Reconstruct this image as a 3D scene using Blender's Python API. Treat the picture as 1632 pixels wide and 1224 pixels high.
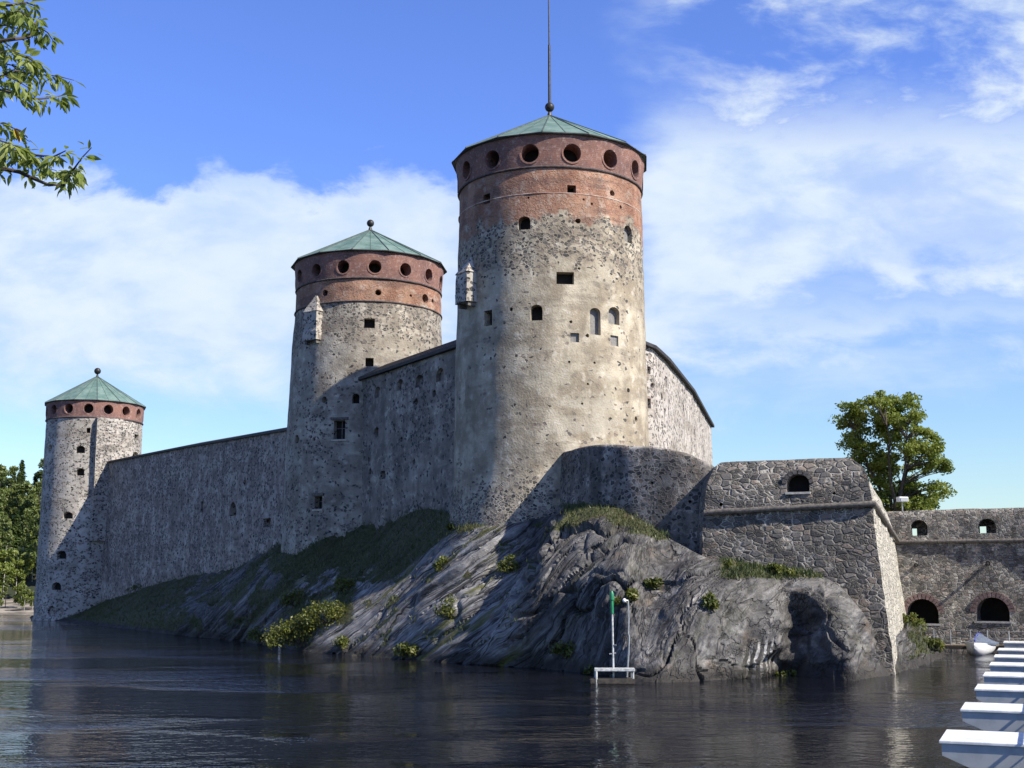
import bpy, bmesh, math, random
from math import sin, cos, tan, atan2, sqrt, pi, radians
from mathutils import Vector, Matrix, noise
random.seed(7)
S = bpy.context.scene
C = S.collection
for o in list(bpy.data.objects): bpy.data.objects.remove(o)

# ------------------------------------------------------------------ camera
FPX, PITCH, CAMZ = 2000.0, radians(9.03), 5.0
SP, CP = sin(PITCH), cos(PITCH)
cam = bpy.data.cameras.new('camera'); camo = bpy.data.objects.new('camera', cam); C.objects.link(camo)
camo.location = (0, 0, CAMZ); camo.rotation_euler = (radians(90) + PITCH, 0, 0)
cam.sensor_width = 36; cam.lens = FPX / 1632 * 36; cam.clip_end = 6000; cam.clip_start = 0.1
S.camera = camo
S.view_settings.view_transform = 'Standard'; S.view_settings.look = 'None'
S.view_settings.exposure = 0.64; S.view_settings.gamma = 1
S.render.resolution_x, S.render.resolution_y = 1024, 768

# ------------------------------------------------------------------ light
SUN_AZ, SUN_EL = radians(57), radians(40)       # azimuth from -Y towards +X
sdir = Vector((sin(SUN_AZ) * cos(SUN_EL), -cos(SUN_AZ) * cos(SUN_EL), sin(SUN_EL)))
sl = bpy.data.lights.new('sun', 'SUN'); sl.energy = 5.0; sl.angle = radians(0.5); sl.color = (1, 0.93, 0.80)
slo = bpy.data.objects.new('sun', sl); C.objects.link(slo); slo.rotation_euler = sdir.to_track_quat('Z', 'Y').to_euler()

# ------------------------------------------------------------------ node helpers
class G:
    def __init__(s, nt): s.nt = nt
    def n(s, t, ins=None, **props):
        nd = s.nt.nodes.new(t)
        for k, v in props.items(): setattr(nd, k, v)
        for k, v in (ins or {}).items(): s.set(nd.inputs[k], v)
        return nd
    def set(s, sock, v):
        if isinstance(v, bpy.types.NodeSocket): s.nt.links.new(v, sock)
        else: sock.default_value = v
    def m(s, op, a, b=0.0, c=0.0, clamp=False):
        nd = s.n('ShaderNodeMath', operation=op, use_clamp=clamp)
        for i, v in enumerate((a, b, c)): s.set(nd.inputs[i], v)
        return nd.outputs[0]
    def add(s, a, b): return s.m('ADD', a, b)
    def sub(s, a, b): return s.m('SUBTRACT', a, b)
    def mul(s, a, b): return s.m('MULTIPLY', a, b)
    def ss(s, v, lo, hi, a=0.0, b=1.0):
        nd = s.n('ShaderNodeMapRange', interpolation_type='SMOOTHSTEP')
        for i, x in enumerate((v, lo, hi, a, b)): s.set(nd.inputs[i], x)
        return nd.outputs[0]
    def lin(s, v, lo, hi, a=0.0, b=1.0):
        nd = s.n('ShaderNodeMapRange')
        for i, x in enumerate((v, lo, hi, a, b)): s.set(nd.inputs[i], x)
        return nd.outputs[0]
    def mix(s, f, a, b, mode='MIX'):
        nd = s.n('ShaderNodeMix', data_type='RGBA', blend_type=mode)
        s.set(nd.inputs[0], f)
        for i, v in ((6, a), (7, b)):
            if isinstance(v, tuple) and len(v) == 3: v = v + (1,)
            s.set(nd.inputs[i], v)
        return nd.outputs[2]
    def noise(s, vec, scale, detail=4, rough=0.55, out='Fac'):
        return s.n('ShaderNodeTexNoise', {'Vector': vec, 'Scale': scale, 'Detail': detail, 'Roughness': rough}).outputs[out]
    def vmul(s, v, t): return s.n('ShaderNodeVectorMath', {0: v, 1: t}, operation='MULTIPLY').outputs[0]
    def vadd(s, v, t): return s.n('ShaderNodeVectorMath', {0: v, 1: t}, operation='ADD').outputs[0]
    def sep(s, v):
        o = s.n('ShaderNodeSeparateXYZ', {0: v}).outputs; return o[0], o[1], o[2]
    def ramp(s, f, stops):
        nd = s.n('ShaderNodeValToRGB', {0: f}); e = nd.color_ramp.elements
        while len(e) < len(stops): e.new(0.5)
        for el, (p, c) in zip(e, stops): el.position = p; el.color = c + (1,)
        return nd.outputs[0]
def newmat(name):
    m = bpy.data.materials.new(name); m.use_nodes = True; m.node_tree.nodes.clear()
    g = G(m.node_tree); out = g.n('ShaderNodeOutputMaterial'); g.out = out
    return m, g
def finish(g, col, rough=0.9, height=None, bdist=0.05, bstr=0.8, **extra):
    ins = {'Base Color': col if not (isinstance(col, tuple) and len(col) == 3) else col + (1,), 'Roughness': rough}
    ins.update(extra)
    b = g.n('ShaderNodeBsdfPrincipled', ins)
    if height is not None:
        bp = g.n('ShaderNodeBump', {'Height': height, 'Distance': bdist, 'Strength': bstr})
        g.set(b.inputs['Normal'], bp.outputs[0])
    g.set(g.out.inputs[0], b.outputs[0]); return b
def objco(g): return g.n('ShaderNodeTexCoord').outputs['Object']

# ------------------------------------------------------------------ sky
W = bpy.data.worlds.new('World'); S.world = W; W.use_nodes = True
W.node_tree.nodes.clear(); g = G(W.node_tree)
sky = g.n('ShaderNodeTexSky', sky_type='NISHITA', sun_disc=False, sun_elevation=SUN_EL, sun_rotation=pi - SUN_AZ,
          altitude=100, air_density=1.0, dust_density=0.4, ozone_density=2.0)
dirv = g.n('ShaderNodeTexCoord').outputs['Generated']
dx, dy, dz = g.sep(dirv)
yy = g.m('MAXIMUM', g.m('ABSOLUTE', dy), 0.05)
ca = g.m('DIVIDE', dx, yy); cb = g.m('DIVIDE', dz, yy)
cv = g.n('ShaderNodeCombineXYZ', {0: ca, 1: g.mul(cb, 1.9), 2: 0.37}).outputs[0]
warp = g.noise(cv, 5.0, 3, 0.5, 'Color')
cvw = g.vadd(cv, g.vmul(warp, (0.10, 0.07, 0)))
nbig = g.noise(cvw, 3.4, 8, 0.56)
nfine = g.noise(cvw, 13.0, 6, 0.6)
rag = g.mul(g.sub(nfine, 0.5), 0.10)
ragb = g.add(cb, g.add(rag, g.mul(g.sub(nbig, 0.5), 0.10)))
raga = g.add(ca, g.mul(g.sub(nbig, 0.5), 0.25))
def box(a0, a1, sa, b0, sb0, b1, sb1):
    f = g.mul(g.ss(raga, a0 - sa, a0 + sa), g.sub(1.0, g.ss(raga, a1 - sa, a1 + sa)))
    h = g.mul(g.ss(ragb, b0 - sb0, b0 + sb0), g.sub(1.0, g.ss(ragb, b1 - sb1, b1 + sb1)))
    return g.mul(f, h)
tex = g.ss(g.add(g.mul(nbig, .7), g.mul(nfine, .3)), 0.36, 0.56)
texs = g.ss(g.noise(g.vmul(cvw, (0.8, 2.2, 1)), 3.2, 6, 0.55), 0.36, 0.60)
left_bank = g.mul(box(-2.5, -0.015, 0.05, 0.165, 0.05, 0.325, 0.012), g.lin(tex, 0, 1, 0.72, 1.0))
right_bank = g.mul(box(0.105, 2.5, 0.03, 0.19, 0.03, 0.385, 0.035), g.lin(tex, 0, 1, 0.62, 1.0))
right_top = g.mul(box(0.13, 2.5, 0.05, 0.37, 0.03, 0.53, 0.04), g.ss(g.add(g.mul(nbig, .6), g.mul(nfine, .4)), .41, .58, 0, .92))
low_wisp = g.mul(box(0.10, 2.5, 0.1, 0.15, 0.03, 0.24, 0.04), g.mul(texs, 0.55))
gap = g.mul(box(0.19, 2.5, 0.07, 0.212, 0.016, 0.237, 0.016), 0.7)
high = g.mul(g.ss(nbig, 0.55, 0.75), g.mul(g.ss(cb, 0.5, 0.65), 0.3))
front = g.ss(dy, -0.05, 0.15)
mask = g.m('MAXIMUM', left_bank, g.m('MAXIMUM', g.mul(right_bank, g.sub(1.0, gap)), g.m('MAXIMUM', right_top, g.m('MAXIMUM', low_wisp, high))))
mask = g.mul(g.m('MINIMUM', mask, 0.93), front)
skyc = g.mix(1.0, sky.outputs[0], g.mix(g.ss(dz, 0.42, 0.80), g.mix(g.ss(dz, 0.06, 0.34), (0.80, 0.90, 0.98), (0.70, 0.85, 1.42)), (0.36, 0.37, 0.55)), 'MULTIPLY')
cloudc = g.mix(g.ss(nfine, 0.3, 0.7), (3.7, 4.6, 5.8), (4.8, 5.4, 5.9))
fin = g.mix(mask, skyc, cloudc)
bg = g.n('ShaderNodeBackground', {'Color': fin, 'Strength': 0.11})
g.set(g.n('ShaderNodeOutputWorld').inputs[0], bg.outputs[0])

# ------------------------------------------------------------------ geometry helpers
def ray(px, py):
    xc, yc = (px - 816) / FPX, (612 - py) / FPX
    return Vector((xc, CP - yc * SP, SP + yc * CP))
def P(px, py, Y):                      # world point seen at photo pixel, at distance Y
    d = ray(px, py); return Vector((0, 0, CAMZ)) + d * (Y / d.y)
def PW(px, py, z=0.0):                 # world point seen at pixel on level z
    d = ray(px, py); return Vector((0, 0, CAMZ)) + d * ((z - CAMZ) / d.z)
def proj(p):
    v = p - Vector((0, 0, CAMZ)); dep = v.y * CP + v.z * SP
    return 816 + FPX * v.x / dep, 612 - FPX * (v.z * CP - v.y * SP) / dep
def scale_at(p): return (p.y * CP + (p.z - CAMZ) * SP) / FPX       # metres per photo pixel

def thing(name, loc, label, cat, group=None, rz=0):
    o = bpy.data.objects.new(name, None); C.objects.link(o); o.location = loc; o.rotation_euler = (0, 0, rz)
    o.empty_display_size = 0.5
    return tag(o, label, cat, group)
def tag(o, label, cat, group=None, kind=None):
    if label: o['label'] = label
    if cat: o['category'] = cat
    if group: o['group'] = group
    if kind: o['kind'] = kind
    return o
def rootloc(o):
    v = Vector((0, 0, 0))
    while o: v += o.location; o = o.parent
    return v
def obj(name, bm, mat, parent=None, smooth=40, local=False, base=None):
    me = bpy.data.meshes.new(name)
    off = rootloc(parent) if (parent and not local) else Vector((0, 0, 0))
    if base is not None: off = Vector(base)
    if off.length: bmesh.ops.translate(bm, verts=bm.verts, vec=-off)
    bm.to_mesh(me); bm.free()
    for mm in (mat if isinstance(mat, (list, tuple)) else [mat]): me.materials.append(mm)
    if smooth:
        for p in me.polygons: p.use_smooth = len(p.vertices) < 14
        me.set_sharp_from_angle(angle=radians(smooth))
    o = bpy.data.objects.new(name, me); C.objects.link(o)
    if parent: o.parent = parent
    if base is not None and not parent: o.location = base
    return o
def boolean(bm, cut, op='DIFFERENCE', selfx=False):
    a = bpy.data.meshes.new('a'); bm.to_mesh(a); bm.free()
    bmesh.ops.recalc_face_normals(cut, faces=cut.faces)
    b = bpy.data.meshes.new('b'); cut.to_mesh(b); cut.free()
    oa = bpy.data.objects.new('a', a); ob = bpy.data.objects.new('b', b); C.objects.link(oa); C.objects.link(ob)
    md = oa.modifiers.new('x', 'BOOLEAN'); md.operation = op; md.object = ob; md.solver = 'EXACT'; md.use_self = selfx
    bpy.context.view_layer.update()
    dg = bpy.context.evaluated_depsgraph_get()
    r = bpy.data.meshes.new_from_object(oa.evaluated_get(dg))
    out = bmesh.new(); out.from_mesh(r)
    for o in (oa, ob): bpy.data.objects.remove(o)
    for m in (a, b, r): bpy.data.meshes.remove(m)
    return out
def prism(bm, poly, org, n, t, up, n0, n1):
    org, n, t, up = Vector(org), Vector(n), Vector(t), Vector(up)
    a = [bm.verts.new(org + t * u + up * v + n * n0) for u, v in poly]
    b = [bm.verts.new(org + t * u + up * v + n * n1) for u, v in poly]
    bm.faces.new(a[::-1]); bm.faces.new(b); k = len(a)
    for i in range(k): bm.faces.new((a[i], a[(i + 1) % k], b[(i + 1) % k], b[i]))
def rect(w, h): return [(-w/2, -h/2), (w/2, -h/2), (w/2, h/2), (-w/2, h/2)]
def arch(w, h, rise=None, k=8):
    r = w/2 if rise is None else rise
    return [(-w/2, -h/2), (w/2, -h/2)] + [(w/2*cos(i*pi/k), h/2 - r + r*sin(i*pi/k)) for i in range(k + 1)]
def circ(r, k=20): return [(r*cos(2*pi*i/k), r*sin(2*pi*i/k)) for i in range(k)]
def rough_poly(poly, amp):
    return [(u + random.uniform(-amp, amp), v + random.uniform(-amp, amp)) for u, v in poly]
def boxbm(bm, c, sx, sy, sz, rz=0, bev=0):
    m = Matrix.Translation(c) @ Matrix.Rotation(rz, 4, 'Z') @ Matrix.Diagonal((sx, sy, sz, 1))
    r = bmesh.ops.create_cube(bm, size=1, matrix=m)
    if bev:
        es = list({e for v in r['verts'] for e in v.link_edges})
        bmesh.ops.bevel(bm, geom=es, offset=bev, segments=2, affect='EDGES')
def tube(bm, pts, rad, k=8, cap=True):
    pts = [Vector(p) for p in pts]; n = len(pts)
    if not isinstance(rad, (list, tuple)): rad = [rad] * n
    rings = []; prev = None
    for i, p in enumerate(pts):
        d = (pts[min(i+1, n-1)] - pts[max(i-1, 0)]).normalized()
        if prev is None: prev = d.orthogonal()
        x = (prev - d * prev.dot(d)); x = x.normalized() if x.length > 1e-6 else d.orthogonal().normalized()
        prev = x; y = d.cross(x)
        rings.append([bm.verts.new(p + (x*cos(2*pi*j/k) + y*sin(2*pi*j/k))*rad[i]) for j in range(k)])
    for a, b in zip(rings, rings[1:]):
        for j in range(k): bm.faces.new((a[j], a[(j+1) % k], b[(j+1) % k], b[j]))
    if cap: bm.faces.new(rings[0][::-1]); bm.faces.new(rings[-1])
def ball(bm, c, r, u=16, v=10): bmesh.ops.create_uvsphere(bm, u_segments=u, v_segments=v, radius=r, matrix=Matrix.Translation(c))
def lerp(a, b, t): return a + (b - a) * t
def sstep(x, a, b):
    t = max(0, min(1, (x - a) / (b - a))); return t*t*(3 - 2*t)
def pw(x, tab):
    if x <= tab[0][0]: return tab[0][1]
    for (a, va), (b, vb) in zip(tab, tab[1:]):
        if x <= b: return va + (vb - va)*(x - a)/(b - a)
    return tab[-1][1]

# ------------------------------------------------------------------ materials
def rubble(name, scale=3.3, e_lo=0.15, e_hi=0.75, pl=(0.50, 0.44, 0.335), pd=(0.33, 0.275, 0.20), red=None,
           zexp=None, zexp_hi=None, streak=0.5, mottle=1.0, seed=0.0, big=0.16):
    m, g = newmat(name); co = objco(g); x, y, z = g.sep(co)
    cs = g.vadd(co, (seed, seed*1.7, seed*0.6))
    w = g.vadd(cs, g.vmul(g.noise(cs, 1.6, 2, 0.5, 'Color'), (0.5, 0.5, 0.35)))
    wz = g.vmul(w, (1, 1, 1.25))
    edge = g.n('ShaderNodeTexVoronoi', {'Vector': wz, 'Scale': scale}, feature='DISTANCE_TO_EDGE').outputs[0]
    vor = g.n('ShaderNodeTexVoronoi', {'Vector': wz, 'Scale': scale})
    r, gg, bb = g.sep(vor.outputs['Color'])
    large = g.noise(cs, big, 6, 0.62)
    e = g.ss(large, 0.40, 0.62, e_lo, e_hi)
    if zexp: e = g.m('MAXIMUM', e, g.ss(g.add(z, g.mul(g.sub(large, 0.5), 9.0)), zexp[1], zexp[0], 0.0, 0.85))
    if zexp_hi: e = g.m('MAXIMUM', e, g.ss(g.add(z, g.mul(g.sub(large, 0.5), 9.0)), zexp_hi[0], zexp_hi[1], 0.0, 0.62))
    vis = g.ss(g.sub(e, r), -0.03, 0.03)
    fine = g.noise(cs, 7.0, 5, 0.65)
    mort = g.ss(g.add(edge, g.mul(g.sub(fine, 0.5), 0.10)), 0.05, 0.13)
    st = g.mul(mort, vis)
    stone = g.ramp(gg, [(0.0, (0.04, 0.04, 0.042)), (0.35, (0.10, 0.095, 0.09)), (0.7, (0.21, 0.185, 0.165)), (1.0, (0.29, 0.22, 0.18))])
    med = g.noise(cs, 0.55, 6, 0.62)
    plaster = g.mix(g.ss(med, 0.40, 0.62), pd, pl)
    blot = g.noise(g.vadd(cs, (31, 7, 3)), 1.4, 6, 0.65)
    plaster = g.mix(g.ss(blot, 0.53, 0.68, 0, 0.75*mottle), plaster, (0.60, 0.55, 0.46))
    plaster = g.mix(g.ss(blot, 0.46, 0.30, 0, 0.6*mottle), plaster, (0.17, 0.15, 0.13))
    band = g.noise(g.vmul(cs, (.10, .10, .75)), 1.0, 5, .6); plaster = g.mix(g.ss(band, .52, .66, 0, .55), plaster, (.235, .20, .155)); plaster = g.mix(g.ss(band, .44, .32, 0, .5), plaster, (.56, .51, .42))
    sv = g.add(g.mul(g.noise(g.vmul(cs, (0.75, 0.75, 0.14)), 1.0, 3, 0.5), 0.5), g.mul(g.noise(cs, 0.42, 6, 0.7), 0.5))
    stain = g.ss(sv, 0.42, 0.64, 1.0 - streak, 1.06)
    col = g.mix(st, plaster, stone)
    if red:
        edgen = g.add(z, g.mul(g.sub(g.noise(cs, 0.45, 4, 0.6), 0.5), red[2]))
        rm = g.ss(edgen, red[0], red[1])
        brick = g.mix(g.ss(med, 0.35, 0.65), (0.29, 0.135, 0.085), (0.41, 0.235, 0.155))
        brick = g.mix(g.ss(blot, 0.50, 0.64, 0, 0.75), brick, (0.47, 0.36, 0.29)); brick = g.mix(g.ss(band, .54, .62, 0, .6), brick, (.17, .10, .08)); brick = g.mix(g.ss(fine, .56, .68, 0, .5), brick, (.50, .40, .33))
        row = g.m('FRACT', g.mul(z, 6.0)); brick = g.mix(g.mul(g.ss(row, 0.16, 0.0), 0.35), brick, (0.34, 0.27, 0.22))
        col = g.mix(rm, col, brick)
    col = g.mix(1.0, col, g.n('ShaderNodeCombineXYZ', {0: stain, 1: stain, 2: stain}).outputs[0], 'MULTIPLY')
    col = g.mix(g.ss(fine, 0.62, 0.75, 0, 0.5), col, (0.08, 0.075, 0.07))
    h = g.add(g.mul(st, -0.5), g.add(g.mul(fine, 0.7), g.mul(blot, 0.6)))
    finish(g, col, 0.93, h, 0.07, 1.0); return m
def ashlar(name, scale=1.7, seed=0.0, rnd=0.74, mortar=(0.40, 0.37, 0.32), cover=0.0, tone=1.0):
    m, g = newmat(name); co = objco(g); cs = g.vadd(co, (seed, seed, seed))
    w = g.vadd(cs, g.vmul(g.noise(cs, 1.1, 2, 0.5, 'Color'), (0.55, 0.55, 0.34)))
    wz = g.vmul(w, (1, 1, 1.75))
    edge = g.n('ShaderNodeTexVoronoi', {'Vector': wz, 'Scale': scale, 'Randomness': rnd}, feature='DISTANCE_TO_EDGE').outputs[0]
    vor = g.n('ShaderNodeTexVoronoi', {'Vector': wz, 'Scale': scale, 'Randomness': rnd})
    r, gg, bb = g.sep(vor.outputs['Color'])
    edge2 = g.n('ShaderNodeTexVoronoi', {'Vector': wz, 'Scale': scale*2.6}, feature='DISTANCE_TO_EDGE').outputs[0]
    fine = g.noise(cs, 8.0, 5, 0.65); med = g.noise(cs, 0.5, 5, 0.6)
    e = g.mix(g.ss(r, 0.48, 0.50), g.n('ShaderNodeCombineXYZ', {0: edge}).outputs[0], g.n('ShaderNodeCombineXYZ', {0: g.m('MINIMUM', edge, edge2)}).outputs[0])
    ee = g.sep(e)[0]
    st = g.ss(g.add(ee, g.add(g.mul(g.sub(fine, 0.5), 0.16), g.mul(g.sub(med, 0.5), 0.16))), 0.02, 0.11)
    stone = g.ramp(gg, [(0.0, (0.045*tone, 0.043*tone, 0.043*tone)), (0.35, (0.10*tone, 0.095*tone, 0.09*tone)), (0.7, (0.19*tone, 0.17*tone, 0.15*tone)), (1.0, (0.20*tone, 0.155*tone, 0.125*tone))])
    stone = g.mix(g.ss(fine, 0.55, 0.75, 0, 0.6), stone, (0.28, 0.26, 0.235))
    mo = g.mix(g.ss(g.noise(g.vadd(cs, (7, 1, 9)), 0.8, 5, 0.65), 0.42, 0.58), mortar, (0.13, 0.118, 0.10))
    col = g.mix(st, mo, stone)
    if cover: col = g.mix(g.ss(g.noise(cs, 1.0, 5, 0.65), 0.62 - cover*0.4, 0.72 - cover*0.3), col, (0.46, 0.43, 0.36))
    lich = g.noise(g.vadd(cs, (9, 4, 2)), 0.9, 5, 0.6)
    col = g.mix(g.ss(lich, 0.62, 0.75, 0, 0.55), col, (0.05, 0.05, 0.042))
    finish(g, col, 0.92, g.add(g.mul(g.ss(ee, 0.0, 0.16), 1.0), g.mul(fine, 0.55)), 0.10, 1.0); return m
def simple(name, c1, c2, scale=3.0, rough=0.8, bump=0.0, **ex):
    m, g = newmat(name); co = objco(g); f = g.noise(co, scale, 5, 0.6)
    col = g.mix(g.ss(f, 0.35, 0.65), c1, c2)
    finish(g, col, rough, f if bump else None, bump or 0.01, 0.7, **ex); return m
def leafmat(name, c1, c2, c3, trans=0.35, scale=0.6):
    m, g = newmat(name); co = objco(g)
    f = g.noise(co, scale, 4, 0.6); f2 = g.noise(co, 9.0, 2, 0.5)
    col = g.ramp(g.add(g.mul(f, 0.7), g.mul(f2, 0.3)), [(0.32, c1), (0.5, c2), (0.68, c3)])
    d = g.n('ShaderNodeBsdfPrincipled', {'Base Color': col, 'Roughness': 0.5})
    t = g.n('ShaderNodeBsdfTranslucent', {'Color': col})
    mx = g.n('ShaderNodeMixShader', {0: trans, 1: d.outputs[0], 2: t.outputs[0]})
    g.set(g.out.inputs[0], mx.outputs[0]); return m
def brickmat(name, a=(0.24, 0.118, 0.088), b=(0.155, 0.082, 0.072), pale=0.5):
    m, g = newmat(name); co = objco(g); x, y, z = g.sep(co)
    med = g.noise(co, 0.6, 5, 0.6); fine = g.noise(co, 5.0, 5, 0.7); row = g.m('FRACT', g.mul(z, 7.0))
    col = g.mix(g.ss(med, 0.35, 0.65), a, b)
    col = g.mix(g.ss(fine, 0.50, 0.70, 0, pale), col, (0.44, 0.33, 0.29)); pt = g.noise(g.vadd(co, (3, 1, 7)), 1.6, 6, .7); col = g.mix(g.ss(pt, .56, .68, 0, .7), col, (0.36, 0.27, 0.24)); col = g.mix(g.ss(pt, .44, .32, 0, .6), col, (0.075, 0.05, 0.05))
    col = g.mix(g.mul(g.ss(row, 0.2, 0.0), 0.22), col, (0.33, 0.27, 0.25))
    finish(g, col, 0.9, g.add(fine, g.mul(g.ss(row, 0.2, 0.0), -0.4)), 0.03, 0.8); return m

M_main = rubble('tower_plaster', e_lo=0.03, e_hi=0.5, red=None, zexp=(2.0, 7.5), zexp_hi=(20.0, 24.0), streak=0.30, seed=3.0, scale=2.3)
M_wallA = rubble('weathered_rubble', e_lo=0.40, e_hi=0.80, pl=(0.50, 0.42, 0.37), pd=(0.30, 0.245, 0.21), streak=0.26, seed=17.0, mottle=1.0, scale=2.8)
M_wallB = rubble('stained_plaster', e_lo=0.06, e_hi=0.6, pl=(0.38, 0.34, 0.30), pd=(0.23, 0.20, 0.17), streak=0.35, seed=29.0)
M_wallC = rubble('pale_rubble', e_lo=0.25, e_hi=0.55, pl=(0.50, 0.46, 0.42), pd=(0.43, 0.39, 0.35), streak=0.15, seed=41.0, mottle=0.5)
M_left = rubble('speckled_rubble', e_lo=0.36, e_hi=0.66, pl=(0.50, 0.46, 0.41), pd=(0.40, 0.37, 0.33), streak=0.2, seed=53.0, mottle=0.5)
M_wallD = rubble('dark_streaked_rubble', e_lo=0.55, e_hi=0.9, pl=(0.36, 0.33, 0.30), pd=(0.22, 0.2, 0.18), streak=0.6, seed=61.0)
M_bast = ashlar('fieldstone_masonry', 1.85, 5.0)
M_bside = ashlar('painted_sunlit_fieldstone', 1.55, 5.0, mortar=(0.58, 0.55, 0.48), cover=0.75, tone=1.7)  # bastion stone in paler colours, painting sunlight onto its side face
M_harb = ashlar('small_fieldstone', 2.7, 23.0, mortar=(0.48, 0.45, 0.39), tone=1.55, cover=.15)
M_brick = brickmat('old_red_brick')
M_brick2 = brickmat('arch_brick', (0.20, 0.125, 0.11), (0.13, 0.085, 0.08), 0.6)
M_void = simple('dark_interior', (0.012, 0.011, 0.010), (0.02, 0.018, 0.016), 2.0, 0.95)  # near-black colour stands in for the unlit depth behind openings
M_glass = simple('window_glass', (0.02, 0.022, 0.026), (0.035, 0.035, 0.04), 1.0, 0.15)
M_shut = simple('grey_shutter', (0.16, 0.155, 0.15), (0.23, 0.22, 0.21), 6.0, 0.8)
M_cord = simple('stone_moulding', (0.08, 0.07, 0.062), (0.17, 0.15, 0.13), 5.0, 0.9, 0.04)
M_rcord = simple('dark_moulding', (0.055, 0.045, 0.045), (0.12, 0.09, 0.085), 4.0, 0.9, 0.03)
M_palecourse = simple('limewashed_course', (0.30, 0.17, 0.13), (0.50, 0.42, 0.36), 1.2, 0.9, 0.02)
M_sill = simple('pale_stone', (0.36, 0.33, 0.29), (0.5, 0.47, 0.42), 4.0, 0.85, 0.02)
M_iron = simple('dark_iron', (0.02, 0.02, 0.022), (0.05, 0.045, 0.042), 6.0, 0.5, 0, Metallic=0.5)
M_coping = simple('tarred_coping', (0.018, 0.018, 0.02), (0.045, 0.042, 0.04), 3.0, 0.75, 0.02)
def coppermat():
    m, g = newmat('verdigris_copper'); co = objco(g)
    f = g.noise(co, 0.7, 6, 0.65); s = g.noise(g.vmul(co, (3, 3, 0.6)), 1.5, 4, 0.6)
    col = g.mix(g.ss(f, 0.35, 0.65), (0.10, 0.175, 0.155), (0.19, 0.275, 0.245))
    col = g.mix(g.ss(s, 0.58, 0.72, 0, 0.6), col, (0.07, 0.09, 0.085))
    finish(g, col, 0.6, f, 0.02, 0.5, Metallic=0.15); return m
M_copper = coppermat()
M_seam = simple('roof_seam_metal', (0.05, 0.075, 0.07), (0.08, 0.11, 0.10), 3.0, 0.6)
M_white = simple('white_paint', (0.74, 0.75, 0.76), (0.82, 0.82, 0.82), 1.2, 0.45)
M_deckp = simple('worn_white_deck', (0.60, 0.62, 0.62), (0.80, 0.81, 0.81), 2.2, 0.55)
M_opaint = simple('scuffed_white_paint', (0.28, 0.30, 0.30), (0.56, 0.57, 0.56), 5.0, 0.6)
M_greyp = simple('grey_paint', (0.30, 0.32, 0.33), (0.38, 0.39, 0.40), 2.0, 0.5)
M_steel = simple('galvanised_steel', (0.32, 0.33, 0.34), (0.42, 0.43, 0.44), 8.0, 0.4, 0, Metallic=0.6)
M_green = simple('green_paint', (0.01, 0.16, 0.07), (0.015, 0.22, 0.09), 3.0, 0.45)
M_wood = simple('weathered_wood', (0.12, 0.095, 0.07), (0.22, 0.18, 0.14), 7.0, 0.85, 0.02)
M_dwood = simple('dark_wet_wood', (0.03, 0.026, 0.022), (0.07, 0.058, 0.046), 7.0, 0.8, 0.02)
M_bark = simple('bark', (0.035, 0.028, 0.022), (0.09, 0.072, 0.055), 6.0, 0.9, 0.03)
M_blue = simple('blue_canvas', (0.05, 0.07, 0.28), (0.07, 0.09, 0.33), 2.0, 0.7)
M_bgrey = simple('blue_grey_canvas', (0.20, 0.25, 0.34), (0.25, 0.30, 0.40), 2.0, 0.7)
M_maple = leafmat('maple_leaves', (0.09, 0.14, 0.022), (0.21, 0.26, 0.045), (0.40, 0.42, 0.10), 0.5)
M_near = leafmat('bird_cherry_leaves', (0.10, 0.15, 0.025), (0.23, 0.29, 0.055), (0.42, 0.46, 0.17), 0.5, 3.0)
M_yellow = simple('yellow_leaf', (0.45, 0.28, 0.02), (0.55, 0.38, 0.04), 5.0, 0.6)
M_shrub = leafmat('shrub_leaves', (0.045, 0.065, 0.012), (0.12, 0.14, 0.025), (0.25, 0.24, 0.055), 0.35, 0.9)
M_grass = leafmat('grass_blades', (0.028, 0.045, 0.012), (0.06, 0.08, 0.02), (0.12, 0.125, 0.04), 0.3, 0.5)
M_spruce = leafmat('spruce_needles', (0.03, 0.055, 0.015), (0.06, 0.095, 0.025), (0.11, 0.14, 0.04), 0.15, 0.5)
M_birch = leafmat('birch_leaves', (0.07, 0.11, 0.02), (0.15, 0.19, 0.035), (0.25, 0.27, 0.06), 0.3, 0.4)
M_pine = leafmat('pine_needles', (0.055, 0.085, 0.02), (0.11, 0.145, 0.035), (0.19, 0.21, 0.06), 0.2, 0.5)
M_birchbark = simple('birch_bark', (0.16, 0.15, 0.135), (0.42, 0.40, 0.37), 2.5, 0.8)

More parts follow.
